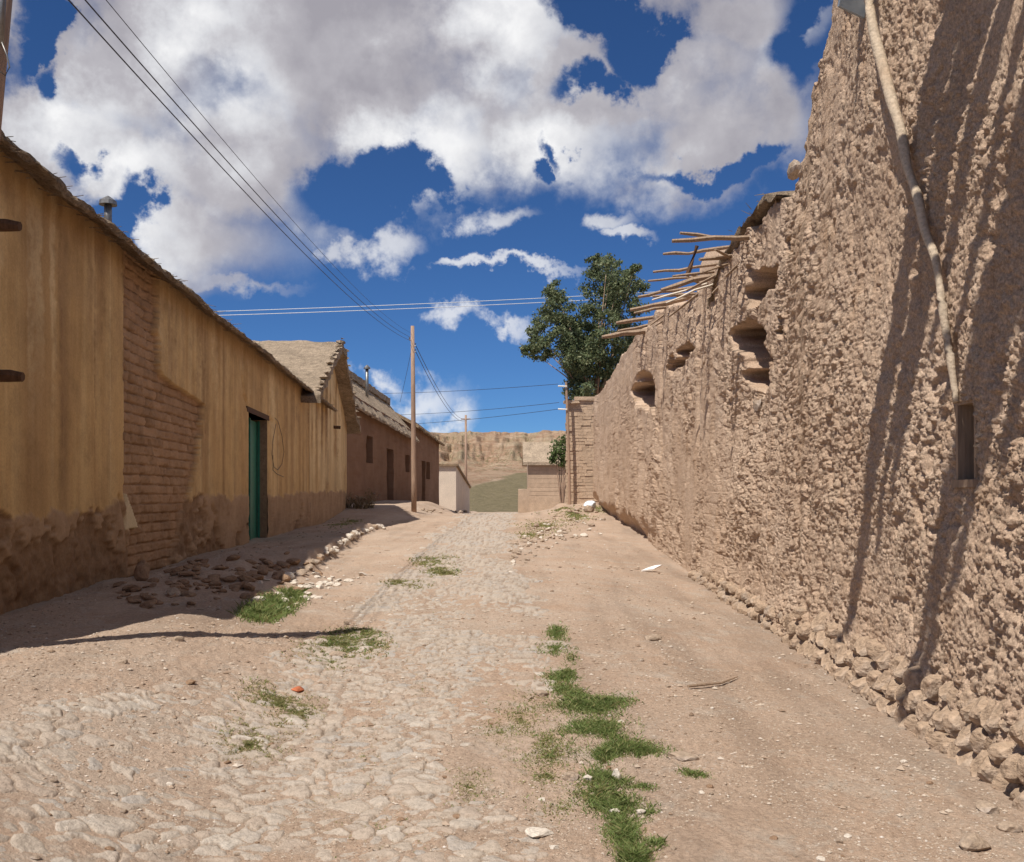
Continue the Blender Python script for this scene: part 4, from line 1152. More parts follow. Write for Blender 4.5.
FP = at(414, 508, 38.0)
def poles():
    t = empty('utility_pole', tuple(FP)); tag(t, 'weathered wooden utility pole standing before the brown mud houses', 'utility pole')
    MB().tube([FP - np.array([0, 0, .3]), at(413.8, 480, 38), at(413.2, 400, 38), at(412.5, 326, 38)], [.105, .10, .085, .07], 10).part('pole', M['pole'], t, True)
    for yy, dx in ((340, -1), (346, 1), (352, 1)):
        q = at(412.5 + dx * 3, yy, 38)
        MB().tube([at(412.8, yy + .5, 38), q, q + np.array([0, 0, .10])], [.02, .025, .03], 6).part('insulator', M['tin'], t)
    np_ = np.array([-3.50, 6.05, .50])
    t = empty('utility_pole', tuple(np_)); tag(t, 'near wooden utility pole with grey conduit at the upper left edge, before the ochre house', 'utility pole')
    k = 1.008
    def sc(p): return (p[0] * k, p[1] * k, EYE + (p[2] - EYE) * k)
    MB().tube([np_ - np.array([0, 0, .3]), sc((-3.33, 6, 2)), sc((-3.15, 6, 3.85)), sc((-3.02, 6, 5.2))], [.10, .095, .085, .075], 12).part('pole', M['pole'], t, True)
    MB().tube([sc(q) for q in ((-3.045, 5.95, 4.22), (-3.03, 5.95, 4.5), (-2.985, 5.95, 4.8), (-2.95, 5.95, 5.1))], .021, 8).part('conduit', M['tin'], t, True)
    MB().tube([sc(q) for q in ((-3.04, 5.94, 4.25), (-3.00, 5.94, 4.15), (-2.985, 5.94, 4.08), (-3.01, 5.94, 4.03), (-3.05, 5.94, 4.06), (-3.05, 5.94, 4.15), (-3.04, 5.94, 4.26))], .005, 6).part('cable_loop', M['tin'], t, True)
    for q in range(3):
        z = 4.85 + .13 * q
        MB().tube([sc((-3.06, 6, z)), sc((-3.12, 5.97, z)), sc((-3.12, 5.97, z + .07))], [.012, .018, .022], 6).part('insulator', M['tin'], t)
    dp = at(466, 512, 105)
    t = empty('utility_pole', tuple(dp)); tag(t, 'distant thin utility pole in front of the mesa', 'utility pole')
    MB().tube([dp - np.array([0, 0, .5]), at(465.8, 415, 105)], [.15, .11], 8).part('pole', M['pole'], t, True)
    MB().box(at(465.8, 419, 105), (1.0, .1, .1)).part('crossarm', M['pole'], t)
poles()

def wires():
    def wire(pts, r, m, label, group=None):
        o = MB().tube(pts, r, 5).part('overhead_wire', M[m], None, True, tuple(pts[0])); tag(o, label, 'wire', group)
    near = [Vector((p[0] * 1.008, p[1] * 1.008, EYE + (p[2] - EYE) * 1.008)) for p in ((-3.12, 5.97, 5.02), (-3.09, 5.97, 5.12), (-3.02, 5.98, 5.22))]
    far = [Vector(at(409, 340, 38)), Vector(at(410, 337, 38)), Vector(at(411, 333, 38))]
    labs = ['leftmost of the three dark wires running down from the upper left', 'middle of the three dark wires running down from the upper left', 'rightmost thin dark wire of the three from the upper left']
    for a, b, l, r in zip(near, far, labs, (.006, .006, .0035)): wire(sag(a, b, .42 if r > .01 else .38), r, 'cable', l, 'wires along the lane')
    for k, (ya, yb, l) in enumerate(((311, 295.5, 'upper bright wire crossing the sky behind the tree'), (315, 300, 'lower bright wire crossing the sky behind the tree'))):
        wire(sag(at(180, ya + 1.5, 62), at(680, yb - 5, 62), .12), .020, 'bright_wire', l, 'bright wires across the sky')
    for (xa, ya, xb, yb, l) in ((300, 392, 558, 384, 'top one of the thin dark wires meeting the service post'), (330, 414.5, 559, 402.5, 'middle of the thin dark wires meeting the service post'), (330, 426, 559, 409, 'lowest of the thin dark wires meeting the service post')):
        wire(sag(at(xb, yb, 45.5), at(xa, ya, 75), .25), .011, 'cable', l, 'wires to the service post')
    wire(sag(at(416, 346, 38), at(464, 419, 105), .7), .013, 'cable', 'left wire dropping from the street pole to the distant pole', 'wires to the distant pole')
    wire(sag(at(416, 352, 38), at(468, 419, 105), 1.1), .013, 'cable', 'right wire dropping from the street pole to the distant pole', 'wires to the distant pole')
    wire(sag(at(411, 352, 38), at(400, 402, 50), .05), .008, 'cable', 'service wire slanting from the street pole to the brown house roof')
wires()

# ------------------------------------------------------------------ tree, bush, weeds, grass
def leaves(P, N_, size, r, name, mat, parent=None, loc=None, up=.3, aspect=.55):
    n = len(P)
    a = r.normal(size=(n, 3)); a[:, 2] += up; a /= np.linalg.norm(a, axis=1)[:, None]
    b = np.cross(a, r.normal(size=(n, 3))); b /= np.linalg.norm(b, axis=1)[:, None]
    s = size * r.uniform(.6, 1.35, size=(n, 1))
    V = np.stack([P - a * s * .5, P + b * s * aspect * .5, P + a * s * .5, P - b * s * aspect * .5], 1).reshape(-1, 3)
    fs = np.arange(n * 4).reshape(n, 4)
    return part(name, V, fs, mat, parent, smooth=False, loc=loc)

def tree():
    Y0 = 51.0
    base = np.array([4.3, Y0, .9])
    root = empty('leafy_tree', tuple(base)); tag(root, 'dark green leafy tree rising behind the ruined mud wall', 'tree')
    r = np.random.default_rng(11)
    # clumps placed by eye from the crown's outline: (px, py, radius px)
    C = [(606, 274, 15), (592, 277, 13), (618, 285, 15), (629, 276, 9), (600, 292, 15), (622, 300, 15), (606, 308, 16), (596, 262, 8), (612, 264, 8), (638, 286, 8),
         (634, 268, 6), (552, 296, 11), (562, 306, 11), (548, 312, 11), (558, 322, 13), (541, 324, 11), (534, 331, 9), (526, 350, 6), (540, 345, 11), (556, 340, 13), (569, 330, 12),
         (570, 348, 14), (533, 352, 8), (546, 354, 8), (572, 364, 13), (586, 352, 14), (590, 372, 15), (576, 381, 12), (602, 360, 15), (604, 340, 12), (596, 326, 10), (588, 390, 13), (610, 378, 14), (616, 345, 12), (624, 322, 12),
         (575, 394, 9), (622, 366, 14), (632, 340, 14), (640, 310, 12), (650, 330, 14), (640, 360, 16), (580, 326, 12), (576, 350, 13), (588, 312, 10), (592, 340, 13), (584, 336, 11), (628, 350, 13), (580, 372, 13), (566, 356, 12), (598, 384, 14), (584, 364, 12), (575, 340, 9), (612, 320, 13), (600, 346, 13), (560, 330, 10), (610, 296, 12), (555, 290, 7), (566, 316, 9), (582, 338, 9)]
    limbs = MB()
    trunk_top = np.array([4.2, Y0, 6.2])
    limbs.tube([base - np.array([0, 0, .3]), (4.25, Y0, 3), trunk_top], [.32, .26, .2], 10)
    P = []
    for i, (px, py, rad) in enumerate(C):
        Yc = Y0 + r.uniform(-1.6, 1.6)
        c = at(px, py, Yc); R = rad * Yc / F
        nsub = 9
        for k in range(nsub):
            dv = r.normal(size=3); dv /= np.linalg.norm(dv); cc = c + dv * R * r.uniform(.25, 1.15) * np.array([1, 1.15, .95])
            m = int(78 * (R / .6) ** 1.5) + 16
            P.append(cc + r.normal(size=(m, 3)) * R * np.array([.24, .24, .20]))
        if i % 2 == 0:
            j1 = trunk_top + (c - trunk_top) * .45 + np.array([r.uniform(-.2, .2), 0, .15])
            limbs.tube([trunk_top - np.array([0, 0, r.uniform(0, 1.2)]), j1, c], [.06, .035, .010], 6)
    limbs.part('trunk', M['pole'], root, True)
    P = np.concatenate(P)
    leaves(P, None, .145, r, 'crown', M['leaf'], root)
tree()

def bush():
    r = np.random.default_rng(5)
    c0 = at(562, 462, 66)
    root = empty('green_bush', (c0[0], 66, .4)); tag(root, 'loose green bush between the low adobe house and the adobe brick wall end', 'bush')
    P = []
    for (px, py, rad) in ((560, 444, 7), (556, 452, 6), (564, 452, 8), (562, 460, 6), (553, 459, 4), (566, 440, 5), (568, 462, 7)):
        c = at(px, py, 66 + r.uniform(-.5, .5)); R = rad * 66 / F
        P.append(c + r.normal(size=(200, 3)) * R * .5)
    leaves(np.concatenate(P), None, .20, r, 'foliage', M['bushleaf'], root)
    s = MB()
    for k in range(6): s.tube([(c0[0], 66, .2), at(555 + k * 3, 452, 66 + random.uniform(-.4, .4))], [.05, .02], 5)
    s.part('stem', M['pole'], root)
bush()

def weeds(px, py, n, w, h, name, label, mat, cat='weed', curl=.5):
    p = hit(px, py); k = p[1] / F
    root = None
    mb = MB()
    for _ in range(n):
        a = random.uniform(0, 6.28); r0 = w * k * .5 * math.sqrt(random.random())
        x = p[0] + r0 * math.cos(a); y = p[1] + r0 * math.sin(a) * .8; z = float(ground_z(x, y, False))
        L = h * k * random.uniform(.45, 1.0)
        d = Vector((random.uniform(-1, 1) * curl, random.uniform(-1, 1) * curl, 1)).normalized()
        q1 = Vector((x, y, z)) + d * L * .5; q2 = q1 + (d + Vector((random.uniform(-.6, .6), random.uniform(-.6, .6), -.1))).normalized() * L * .5
        mb.tube([(x, y, z - .02), q1, q2], [.010 * k * 100 * .5 + .002, .004 + .002 * k * 50, .002], 3)
        for __ in range(3):
            b = q1.lerp(q2, random.random()); t = Vector((random.uniform(-1, 1), random.uniform(-1, 1), random.uniform(-.2, .8))).normalized() * L * .3
            sd = t.cross(Vector((0, 0, 1))) * .18
            mb.add([b, b + t * .5 + sd, b + t, b + t * .5 - sd], [(0, 1, 2, 3)])
    o = mb.part(name, mat, None, False, tuple(p)); tag(o, label, cat)
weeds(360, 508, 90, 30, 20, 'dry_bush', 'dry grey brush heap at the corner between gabled house and brown house', M['dryweed'], 'dry brush', .9)
weeds(352, 500, 60, 16, 14, 'dry_bush', 'small dry brush tuft against the gabled house corner', M['dryweed'], 'dry brush', .9)

def grass_patches():
    r = np.random.default_rng(3)
    # (px, py, rx, ry, blades, height m, green share)
    G = [(562, 690, 14, 8, 300, .04, .8), (575, 695, 16, 8, 500, .045, 1), (550, 760, 50, 40, 500, .03, .4), (520, 720, 40, 30, 400, .025, .25), (610, 700, 26, 8, 400, .04, .9), (595, 792, 30, 14, 500, .04, .8), (557, 634, 12, 10, 500, .05, 1), (552, 650, 17, 7, 450, .05, 1), (562, 677, 18, 9, 800, .05, 1), (572, 668, 8, 16, 400, .05, 1),
         (590, 706, 34, 9, 1800, .055, 1), (600, 728, 34, 14, 2900, .06, 1), (606, 752, 30, 14, 2600, .06, 1), (640, 748, 30, 8, 1400, .05, 1), (612, 778, 26, 9, 1300, .05, 1),
         (612, 806, 26, 12, 1500, .05, 1), (622, 832, 20, 22, 1700, .05, 1), (634, 858, 16, 14, 900, .05, 1), (640, 786, 18, 5, 400, .04, 1), (650, 812, 10, 10, 160, .04, 1), (694, 774, 15, 4, 260, .045, 1), (656, 845, 10, 8, 160, .04, 1),
         (548, 738, 34, 22, 700, .03, .4), (545, 775, 30, 14, 450, .03, .4), (500, 735, 34, 22, 350, .022, .2), (470, 790, 40, 30, 300, .022, .2), (540, 706, 24, 12, 350, .03, .5), (560, 800, 30, 25, 350, .025, .3),
         (345, 645, 40, 13, 3200, .05, .5), (285, 705, 44, 20, 1600, .04, .25), (245, 745, 44, 16, 1100, .035, .2), (330, 660, 34, 10, 700, .03, .35), (360, 634, 22, 5, 450, .03, .5), (288, 700, 34, 12, 700, .028, .2), (262, 728, 44, 14, 700, .026, .15), (240, 748, 36, 12, 400, .024, .15), (300, 690, 20, 8, 300, .03, .3),
         (436, 562, 22, 6, 900, .07, .3), (440, 573, 18, 4, 600, .07, .3), (406, 585, 22, 5, 900, .06, .25), (418, 580, 12, 4, 200, .045, .3),
         (260, 612, 18, 8, 900, .12, 1), (276, 604, 18, 8, 900, .13, 1), (293, 597, 14, 7, 500, .12, 1), (250, 614, 12, 6, 300, .10, 1),
         (545, 525, 26, 8, 500, .07, .35), (575, 515, 20, 7, 450, .08, .5), (530, 535, 18, 6, 260, .06, .3), (596, 510, 12, 5, 200, .1, .6), (560, 508, 22, 5, 220, .08, .4),
         (340, 524, 14, 4, 200, .06, .6), (352, 521, 10, 3, 150, .06, .6), (300, 790, 60, 40, 200, .018, .1), (360, 760, 60, 50, 260, .018, .15), (420, 700, 50, 40, 220, .018, .15), (380, 830, 70, 25, 200, .018, .15), (430, 640, 40, 40, 160, .018, .1)]
    VA = {0: [], 1: []}
    for (px, py, rx, ry, n, h, gs) in G:
        n = int(n * (3.0 if gs == 1 else 4.0)); h = h * .45
        a = r.uniform(0, 2 * np.pi, n); q = np.abs(r.normal(0, .56, n)); q = np.where(q > 1.35, r.uniform(0, 1, n), q)
        PX = px + rx * q * np.cos(a) + r.normal(0, 2, n); PY = py + ry * q * np.sin(a)
        # invert through a local linear model of the ground
        p0 = hit(px, py - ry); p1 = hit(px, py + ry)
        t = (PY - (py - ry)) / (2 * ry)
        inv = (1 - t) / p0[1] + t / p1[1]
        Yv = 1 / inv; Xv = (PX - 512) / F * Yv
        cl = fbm(Xv * 5, Yv * 4, 3, 301)
        keep = (cl + .9 * fbm(Xv * 1.7, Yv * 1.3, 2, 305)) * .75 > r.normal(-.42 if gs == 1 else -.22, .2, len(cl))
        Xv, Yv = Xv[keep], Yv[keep]
        if len(Xv) == 0: continue
        Zv = ground_z(Xv, Yv) - .004
        m = len(Xv)
        if gs < 1: hh_k = 1.25
        else: hh_k = 1.0
        wd = hh_k * np.maximum(.0022, Yv * .00042) * r.uniform(.7, 1.5, m)
        hh = h * np.minimum(r.lognormal(-.22, .36, m), 1.7) * (.7 + .6 * np.clip(cl[keep] + .3, 0, 1))
        az = r.uniform(0, 2 * np.pi, m); lean = r.uniform(.3, 1.8, m) * hh; la = r.uniform(0, 2 * np.pi, m)
        B = np.stack([Xv, Yv, Zv], 1); S = np.stack([np.cos(az) * wd, np.sin(az) * wd, 0 * wd], 1)
        Lv = np.stack([np.cos(la) * lean, np.sin(la) * lean, hh], 1)
        mid = B + Lv * np.array([.35, .35, .6]); tip = B + Lv
        Q = np.stack([B - S, B + S, mid + S * .7, tip, mid - S * .7], 1)
        g = r.uniform(0, 1, m) < gs * .86
        VA[1].append(Q[g]); VA[0].append(Q[~g])
    for k, nm, lab in ((1, 'grass', 'short green grass growing in patches along the road edge'), (0, 'dry_grass', 'thin yellowish grass growing between the road stones')):
        Q = np.concatenate(VA[k]); V = Q.reshape(-1, 3)
        fs = np.arange(len(V)).reshape(-1, 5)
        o = part(nm, V, fs, M['grass'] if k else M['drygrass'], smooth=False); tag(o, lab, 'grass', kind='stuff')
grass_patches()

# ------------------------------------------------------------------ loose stones and litter
def scatter():
    # rubble under the bare bricks
    for i in range(165):
        px = random.gauss(215, 52); px = min(max(px, 120), 318)
        cy = np.interp(px, [120, 160, 200, 250, 320], [592, 588, 580, 578, 570]); py = random.gauss(cy, 10); py = min(max(py, cy - 20), cy + 24)
        w = random.choice((1, 1, 1.6)) * random.uniform(5, 13)
        stone(px, py, w, w * random.uniform(.25, .5), None, RUB, 'rubble_stone', 'brown slab of fallen adobe in the shaded heap under the bare bricks', 'rubble', 'fallen adobe slabs under the bare bricks', .35)
    stone(143, 581, 17, 24, .12, RUB, 'rubble_stone', 'upright brown block leaning on the ochre wall foot below the bare bricks', 'rubble', None, .1, .1)
    stone(173, 596, 15, 12, None, ROCK, 'stone', 'roundish lighter stone at the front of the shaded rubble heap', 'stone', None)
    for i in range(60):   # pale spill in the sun
        t = random.random(); px = 272 + 66 * t + random.gauss(0, 12); py = 602 - 24 * t + random.gauss(0, 6)
        w = random.uniform(3.5, 11)
        stone(px, py, w, w * random.uniform(.3, .6), None, PAL, 'pale_stone', 'whitish stone in the sunny spill beside the green weeds', 'stone', 'whitish stones spilling beside the weeds', .3)
    stone(258, 600, 16, 8, None, PAL, 'pale_stone', 'long whitish stone lying in the green weeds', 'stone')
    stone(284, 577, 22, 9, None, PAL, 'pale_stone', 'large flat whitish slab behind the green weeds', 'stone')
    for i in range(52):   # kerb
        t = i / 51; px = 300 + 84 * t ** .9; py = np.interp(px, [300, 312, 330, 350, 370, 386], [573, 563, 549, 537, 528, 524]) + random.gauss(0, 1.6)
        w = random.uniform(5, 13) * (1 - .35 * t)
        stone(px + random.gauss(0, 2), py + 2, w, w * random.uniform(.45, .85), None, PAL if random.random() < .45 else ROCK, 'kerb_stone', 'rough stone in the kerb edging the shaded raised footway', 'kerb stone', 'kerb stones edging the raised footway', .3)
    for i in range(22):
        px = random.uniform(418, 470); stone(px, random.uniform(509, 513), random.uniform(3, 6), 3, None, ROCK, 'stone', 'small stone in the line across the lane crest below the utility pole', 'stone', 'stones on the lane crest')
    for i in range(150):   # bank at far right
        px = random.uniform(508, 604); lo = np.interp(px, [508, 560, 604], [545, 512, 505]); py = random.uniform(lo, lo + 30)
        w = random.uniform(2, 6.5) * (1.5 if random.random() < .1 else 1)
        stone(px, py, w, w * .6, None, PAL if random.random() < .4 else ROCK, 'stone', 'stone in the rubble bank at the far end of the mud wall', 'stone', 'stones on the far right bank')
    stone(583, 500, 12, 14, None, ROCK, 'stone', 'big tan stone at the foot of the adobe brick wall end', 'stone'); stone(590, 512, 14, 10, None, ROCK, 'stone', 'broad tan stone on the bank just before the mud wall corner', 'stone')
    # singles
    S = [(653, 640, 22, 8, ROCK, 'flat brown stone lying alone on the right dirt verge'), (346, 625, 7, 6, ROCK, 'small grey brown stone on the road by the end of the pole shadow'),
         (338, 655, 17, 8, ROCK, 'rounded stone sitting in the left olive grass patch'), (190, 684, 12, 7, RUB, 'brown broken lump lying alone on the left dirt'),
         (571, 779, 18, 13, ROCK, 'tan stone at the left edge of the green grass strip'), (588, 780, 11, 8, PAL, 'pale stone beside the tan stone in the grass strip'),
         (543, 695, 20, 9, ROCK, 'greyish stone on the road right edge above the grass strip'), (617, 778, 14, 22, PAL, 'flat pinkish slab set in the green grass strip'),
         (975, 850, 34, 24, ROCK, 'pale tan rock in the bottom right corner'), (985, 812, 26, 12, ROCK, 'low tan rock under the wall foot at lower right'), (1010, 832, 26, 12, ROCK, 'low rock at the right edge before the wall foot'),
         (178, 638, 14, 7, ROCK, 'dark stone near the pole shadow on the left dirt'), (122, 662, 12, 6, ROCK, 'grey stone on the left dirt, below the pole shadow'), (530, 700, 8, 5, ROCK, 'small dark stone left of the green strip'),
         (682, 756, 36, 9, ROCK, 'flat grey slab flush in the dirt right of the grass'), (540, 838, 30, 8, PAL, 'flat pale slab at bottom, left of the grass strip'), (615, 812, 12, 6, PAL, 'pale stone at the lower end of the grass strip'), (640, 662, 8, 5, ROCK, 'tiny stone on the right verge above the grass')]
    for px, py, w, h, ms, l in S: stone(px, py, w, h, None, ms, 'stone', l, 'stone', None, .15, .35)
    bm_ = [rock_mesh(91, M['redbrick'], cuts=12, name='brick_fragment')]
    stone(298, 690, 14, 8, None, bm_, 'brick_fragment', 'orange red brick fragment at the left edge of the road', 'brick fragment', None, .1, .2)
    for i in range(110):
        px = random.uniform(10, 960); py = 560 + 300 * random.random() ** .8
        p = hit(px, py)
        if p[0] > wr(p[1]) - .35 or p[0] < wl(p[1]) + .3: continue
        w = random.uniform(3, 8) * (py - 480) / 250
        stone(px, py, w, w * .5, None, random.choice([ROCK, ROCK, PAL, RUB]), 'stone', 'small loose stone lying on the dusty lane', 'stone', 'small loose stones on the lane', .2, .35)
    # white board, stick
    p = hit(650, 572)
    v = np.array([(-.17, -.03, 0), (.02, -.05, .015), (.2, .01, .05), (.14, .05, .045), (-.02, .03, .02)]) * 1.25
    a = math.radians(35); R = np.array([[math.cos(a), -math.sin(a), 0], [math.sin(a), math.cos(a), 0], [0, 0, 1]])
    v = v @ R.T + p + np.array([0, 0, .03]); vb = v - np.array([0, 0, .018])
    o = part('white_board', np.concatenate([v, vb]), [(0, 1, 2, 3, 4), (9, 8, 7, 6, 5)] + [(i, i + 5, (i + 1) % 5 + 5, (i + 1) % 5) for i in range(5)], M['white'], None, smooth=False, loc=tuple(p))
    tag(o, 'pointed white scrap of board lying on the dirt by the mud wall', 'scrap board')
    a = hit(688, 689); b = hit(722, 686); c = hit(738, 680)
    o = MB().tube([a + np.array([0, 0, .02]), b + np.array([0, 0, .02]), c + np.array([0, 0, .015])], [.010, .008, .004], 6).part('stick', M['oldwood'], None, False, tuple(a)); tag(o, 'brown stick lying on the right dirt verge', 'stick')
    p = hit(588, 509)
    sk = rock_mesh(120, M['sack'], sub=3, cuts=3, name='sack'); o = bpy.data.objects.new('plastic_sack', sk); COL.objects.link(o); o.location = p + np.array([.05, -.3, .12]); o.scale = (5, 4.5, 4.2)
    tag(o, 'pale blue white plastic sack dumped by the adobe brick wall end', 'sack')
    # rock lodged on the wall top and grey stone under the big hole
    o = bpy.data.objects.new('stone', ROCK[2]); COL.objects.link(o); o.location = at(789, 170, 9.2) + np.array([.06, 0, 0]); o.scale = (1.3, 3, 1.6); tag(o, 'stone lodged on the broken mud wall top edge against the sky', 'stone')
    Yq = 2.26 / (.237 - .03); o = bpy.data.objects.new('embedded_stone', ROCK[3]); COL.objects.link(o); o.parent = WALL
    o.location = Vector((wall_x(Yq, EYE + .09 * Yq) + .0, Yq, EYE + (HOR - 404) / F * Yq)) - WALL.location; o.scale = (1, 2.8, 1.6)

    # gravel: countless pebbles on the dirt
    r = np.random.default_rng(17)
    n = 34000
    py = 520 + 340 * r.uniform(0, 1, n) ** .75; px = r.uniform(-20, 1040, n)
    Yv = np.interp(py, np.arange(515, 880, 8), [hit(512, q)[1] for q in np.arange(515, 880, 8)])
    Xv = (px - 512) / F * Yv
    ok = (Xv < wr(Yv) - .18) & (Xv > wl(Yv) + .15) & (fbm(Xv * 1.2, Yv * .8, 3, 401) > -.25)
    Xv, Yv = Xv[ok], Yv[ok]; Zv = ground_z(Xv, Yv)
    m = len(Xv)
    s = np.minimum(np.maximum(.0032, Yv * .0008) * r.lognormal(0, .5, m), .04)
    oct_ = np.array([(1, 0, 0), (0, 1, 0), (-1, 0, 0), (0, -1, 0), (0, 0, .7), (0, 0, -.7)])
    tri = np.array([(0, 1, 4), (1, 2, 4), (2, 3, 4), (3, 0, 4), (1, 0, 5), (2, 1, 5), (3, 2, 5), (0, 3, 5)])
    J = 1 + .35 * r.uniform(-1, 1, (m, 6, 1))
    an = r.uniform(0, 6.28, m); cs, sn = np.cos(an)[:, None], np.sin(an)[:, None]
    O = oct_[None] * J * s[:, None, None] * np.array([1.2, .9, .8])
    V = np.stack([O[..., 0] * cs - O[..., 1] * sn, O[..., 0] * sn + O[..., 1] * cs, O[..., 2]], -1) + np.stack([Xv, Yv, Zv + s * .15], 1)[:, None]
    fs = (tri[None] + (np.arange(m) * 6)[:, None, None]).reshape(-1, 3)
    n_ = NT('gravel_mix', .95, .15); g = n_.t.nodes.new('ShaderNodeNewGeometry')
    n_.color(n_.ramp(g.outputs['Random Per Island'], [(0, (.22, .15, .10)), (.35, (.36, .27, .2)), (.8, (.44, .36, .28)), (.97, (.50, .425, .35)), (1, (.58, .52, .46))]))
    o = part('gravel', V.reshape(-1, 3), fs, n_.m, smooth=False); tag(o, 'fine gravel and pebbles strewn over the dirt lane', 'gravel', kind='stuff')
scatter()

# ------------------------------------------------------------------ sky, sun, camera
SUN = Vector((-.318, -.415, .852)).normalized()
def world():
    w = bpy.data.worlds.new('World'); SC.world = w; w.use_nodes = True
    t = w.node_tree; N = t.nodes; bg = N['Background']
    sky = N.new('ShaderNodeTexSky'); sky.sky_type = 'NISHITA'; sky.sun_disc = False
    sky.sun_elevation = math.asin(SUN.z); sky.sun_rotation = math.atan2(SUN.x, SUN.y)
    sky.altitude = 3600; sky.air_density = 1.0; sky.dust_density = .2; sky.ozone_density = 2.5
    def mth(op, a, b=0.0, c=0.0):
        n = N.new('ShaderNodeMath'); n.operation = op
        for i, q in enumerate((a, b, c)):
            if hasattr(q, 'is_linked'): t.links.new(q, n.inputs[i])
            else: n.inputs[i].default_value = q
        return n.outputs[0]
    def vm(op, a, b):
        n = N.new('ShaderNodeVectorMath'); n.operation = op
        for i, q in enumerate((a, b)):
            if hasattr(q, 'is_linked'): t.links.new(q, n.inputs[i])
            else: n.inputs[i].default_value = q
        return n
    tc = N.new('ShaderNodeTexCoord'); d = tc.outputs['Generated']
    sp = N.new('ShaderNodeSeparateXYZ'); t.links.new(d, sp.inputs[0])
    az = mth('ARCTAN2', sp.outputs[0], sp.outputs[1]); el = mth('ARCSINE', sp.outputs[2])
    cb = N.new('ShaderNodeCombineXYZ'); t.links.new(az, cb.inputs[0]); t.links.new(el, cb.inputs[1])
    ang = cb.outputs[0]
    def noise(scale, det, rough, vec, off=(0, 0, 0), dist=0.0):
        v = vm('ADD', vec, off).outputs[0]
        n = N.new('ShaderNodeTexNoise'); t.links.new(v, n.inputs['Vector'])
        n.inputs['Scale'].default_value = scale; n.inputs['Detail'].default_value = det; n.inputs['Roughness'].default_value = rough; n.inputs['Distortion'].default_value = dist
        return n
    warp = noise(6, 7, .62, d); wv = vm('SUBTRACT', warp.outputs['Color'], (.5, .5, .5)).outputs[0]
    ws = vm('MULTIPLY', wv, (.26, .17, 0)).outputs[0]
    aw = vm('ADD', ang, ws).outputs[0]
    def blob(px, py, rx, ry):
        u = (px - 512) / F; v = (HOR - py) / F
        a0 = math.atan(u); e0 = math.atan(v * math.cos(a0)); k = math.cos(a0)
        q = vm('SUBTRACT', aw, (a0, e0, 0)).outputs[0]
        q = vm('MULTIPLY', q, (F / rx, F / ry, 0)).outputs[0]
        ln = N.new('ShaderNodeVectorMath'); ln.operation = 'LENGTH'; t.links.new(q, ln.inputs[0])
        return mth('SUBTRACT', 1.0, ln.outputs['Value'])
    def smax(L, k=.25):
        r = L[0]
        for q in L[1:]: r = mth('SMOOTH_MAX', r, q, k)
        return r
    pos = [(300, 40, 250, 120), (130, 70, 110, 85), (430, 100, 190, 85), (260, 140, 130, 65), (190, 235, 95, 62), (50, 150, 70, 42), (150, 165, 120, 40), (110, 190, 40, 25), (540, 130, 110, 62), (690, 130, 130, 62), (660, 70, 130, 45), (720, 15, 120, 40), (560, 60, 80, 40), (760, 130, 60, 50), (480, 30, 110, 60), (20, 120, 50, 36), (40, 60, 40, 30), (590, 110, 60, 40), (20, 20, 60, 40), (560, 100, 70, 60), (640, 100, 60, 50), (780, 110, 40, 60), (90, 150, 70, 40)]
    thin = [(378, 236, 48, 26), (486, 212, 66, 22), (500, 270, 100, 9), (600, 226, 60, 16), (640, 240, 40, 10), (490, 314, 60, 14), (420, 384, 80, 38), (372, 366, 46, 24), (462, 405, 44, 34), (255, 285, 60, 18)]
    neg = [(545, 165, 14, 16), (10, 40, 18, 40), (34, 80, 18, 22), (72, 160, 24, 16), (150, 205, 28, 24), (120, 225, 26, 26), (395, 170, 50, 26), (560, 2, 60, 20), (625, 45, 26, 22), (585, 80, 30, 18), (808, 45, 36, 60), (565, 150, 16, 22), (690, 170, 60, 12), (350, 185, 60, 30), (600, 20, 40, 16)]
    D = smax([blob(*b) for b in pos], .3)
    Dn = smax([blob(*b) for b in neg], .1)
    Dt = smax([blob(*b) for b in thin], .05)
    # elsewhere in the sky: ordinary broken cloud
    gen = noise(2.6, 5, .55, d, (3.1, 1.7, .4)).outputs['Fac']
    away = mth('SUBTRACT', mth('ABSOLUTE', az), .66)
    awf = N.new('ShaderNodeMapRange'); t.links.new(away, awf.inputs[0]); awf.inputs[1].default_value = 0; awf.inputs[2].default_value = .25
    up = N.new('ShaderNodeMapRange'); t.links.new(el, up.inputs[0]); up.inputs[1].default_value = .50; up.inputs[2].default_value = .66
    out_ = mth('MAXIMUM', awf.outputs[0], up.outputs[0])
    gd = mth('MULTIPLY', mth('SUBTRACT', gen, .50), 4.0)
    n1 = noise(12, 8, .57, d).outputs['Fac']; n2 = noise(5, 5, .5, d, (5, 2, 1)).outputs['Fac']
    fine = mth('ADD', mth('MULTIPLY', mth('SUBTRACT', n1, .5), 1.75), mth('MULTIPLY', mth('SUBTRACT', n2, .5), .5))
    ng = N.new('ShaderNodeMapRange'); ng.interpolation_type = 'SMOOTHSTEP'; t.links.new(mth('ADD', Dn, mth('MULTIPLY', fine, -1.5)), ng.inputs[0]); ng.inputs[1].default_value = -.25; ng.inputs[2].default_value = .75; ng.inputs[4].default_value = .95
    D = mth('SUBTRACT', mth('MINIMUM', mth('ADD', D, .06), .72), ng.outputs[0])
    Dm = mth('ADD', D, fine)
    Dth = mth('ADD', mth('MULTIPLY', Dt, .9), mth('MULTIPLY', mth('SUBTRACT', n1, .53), 2.6))
    mk = N.new('ShaderNodeMapRange'); mk.interpolation_type = 'SMOOTHSTEP'; t.links.new(Dm, mk.inputs[0]); mk.inputs[1].default_value = -.20; mk.inputs[2].default_value = .72
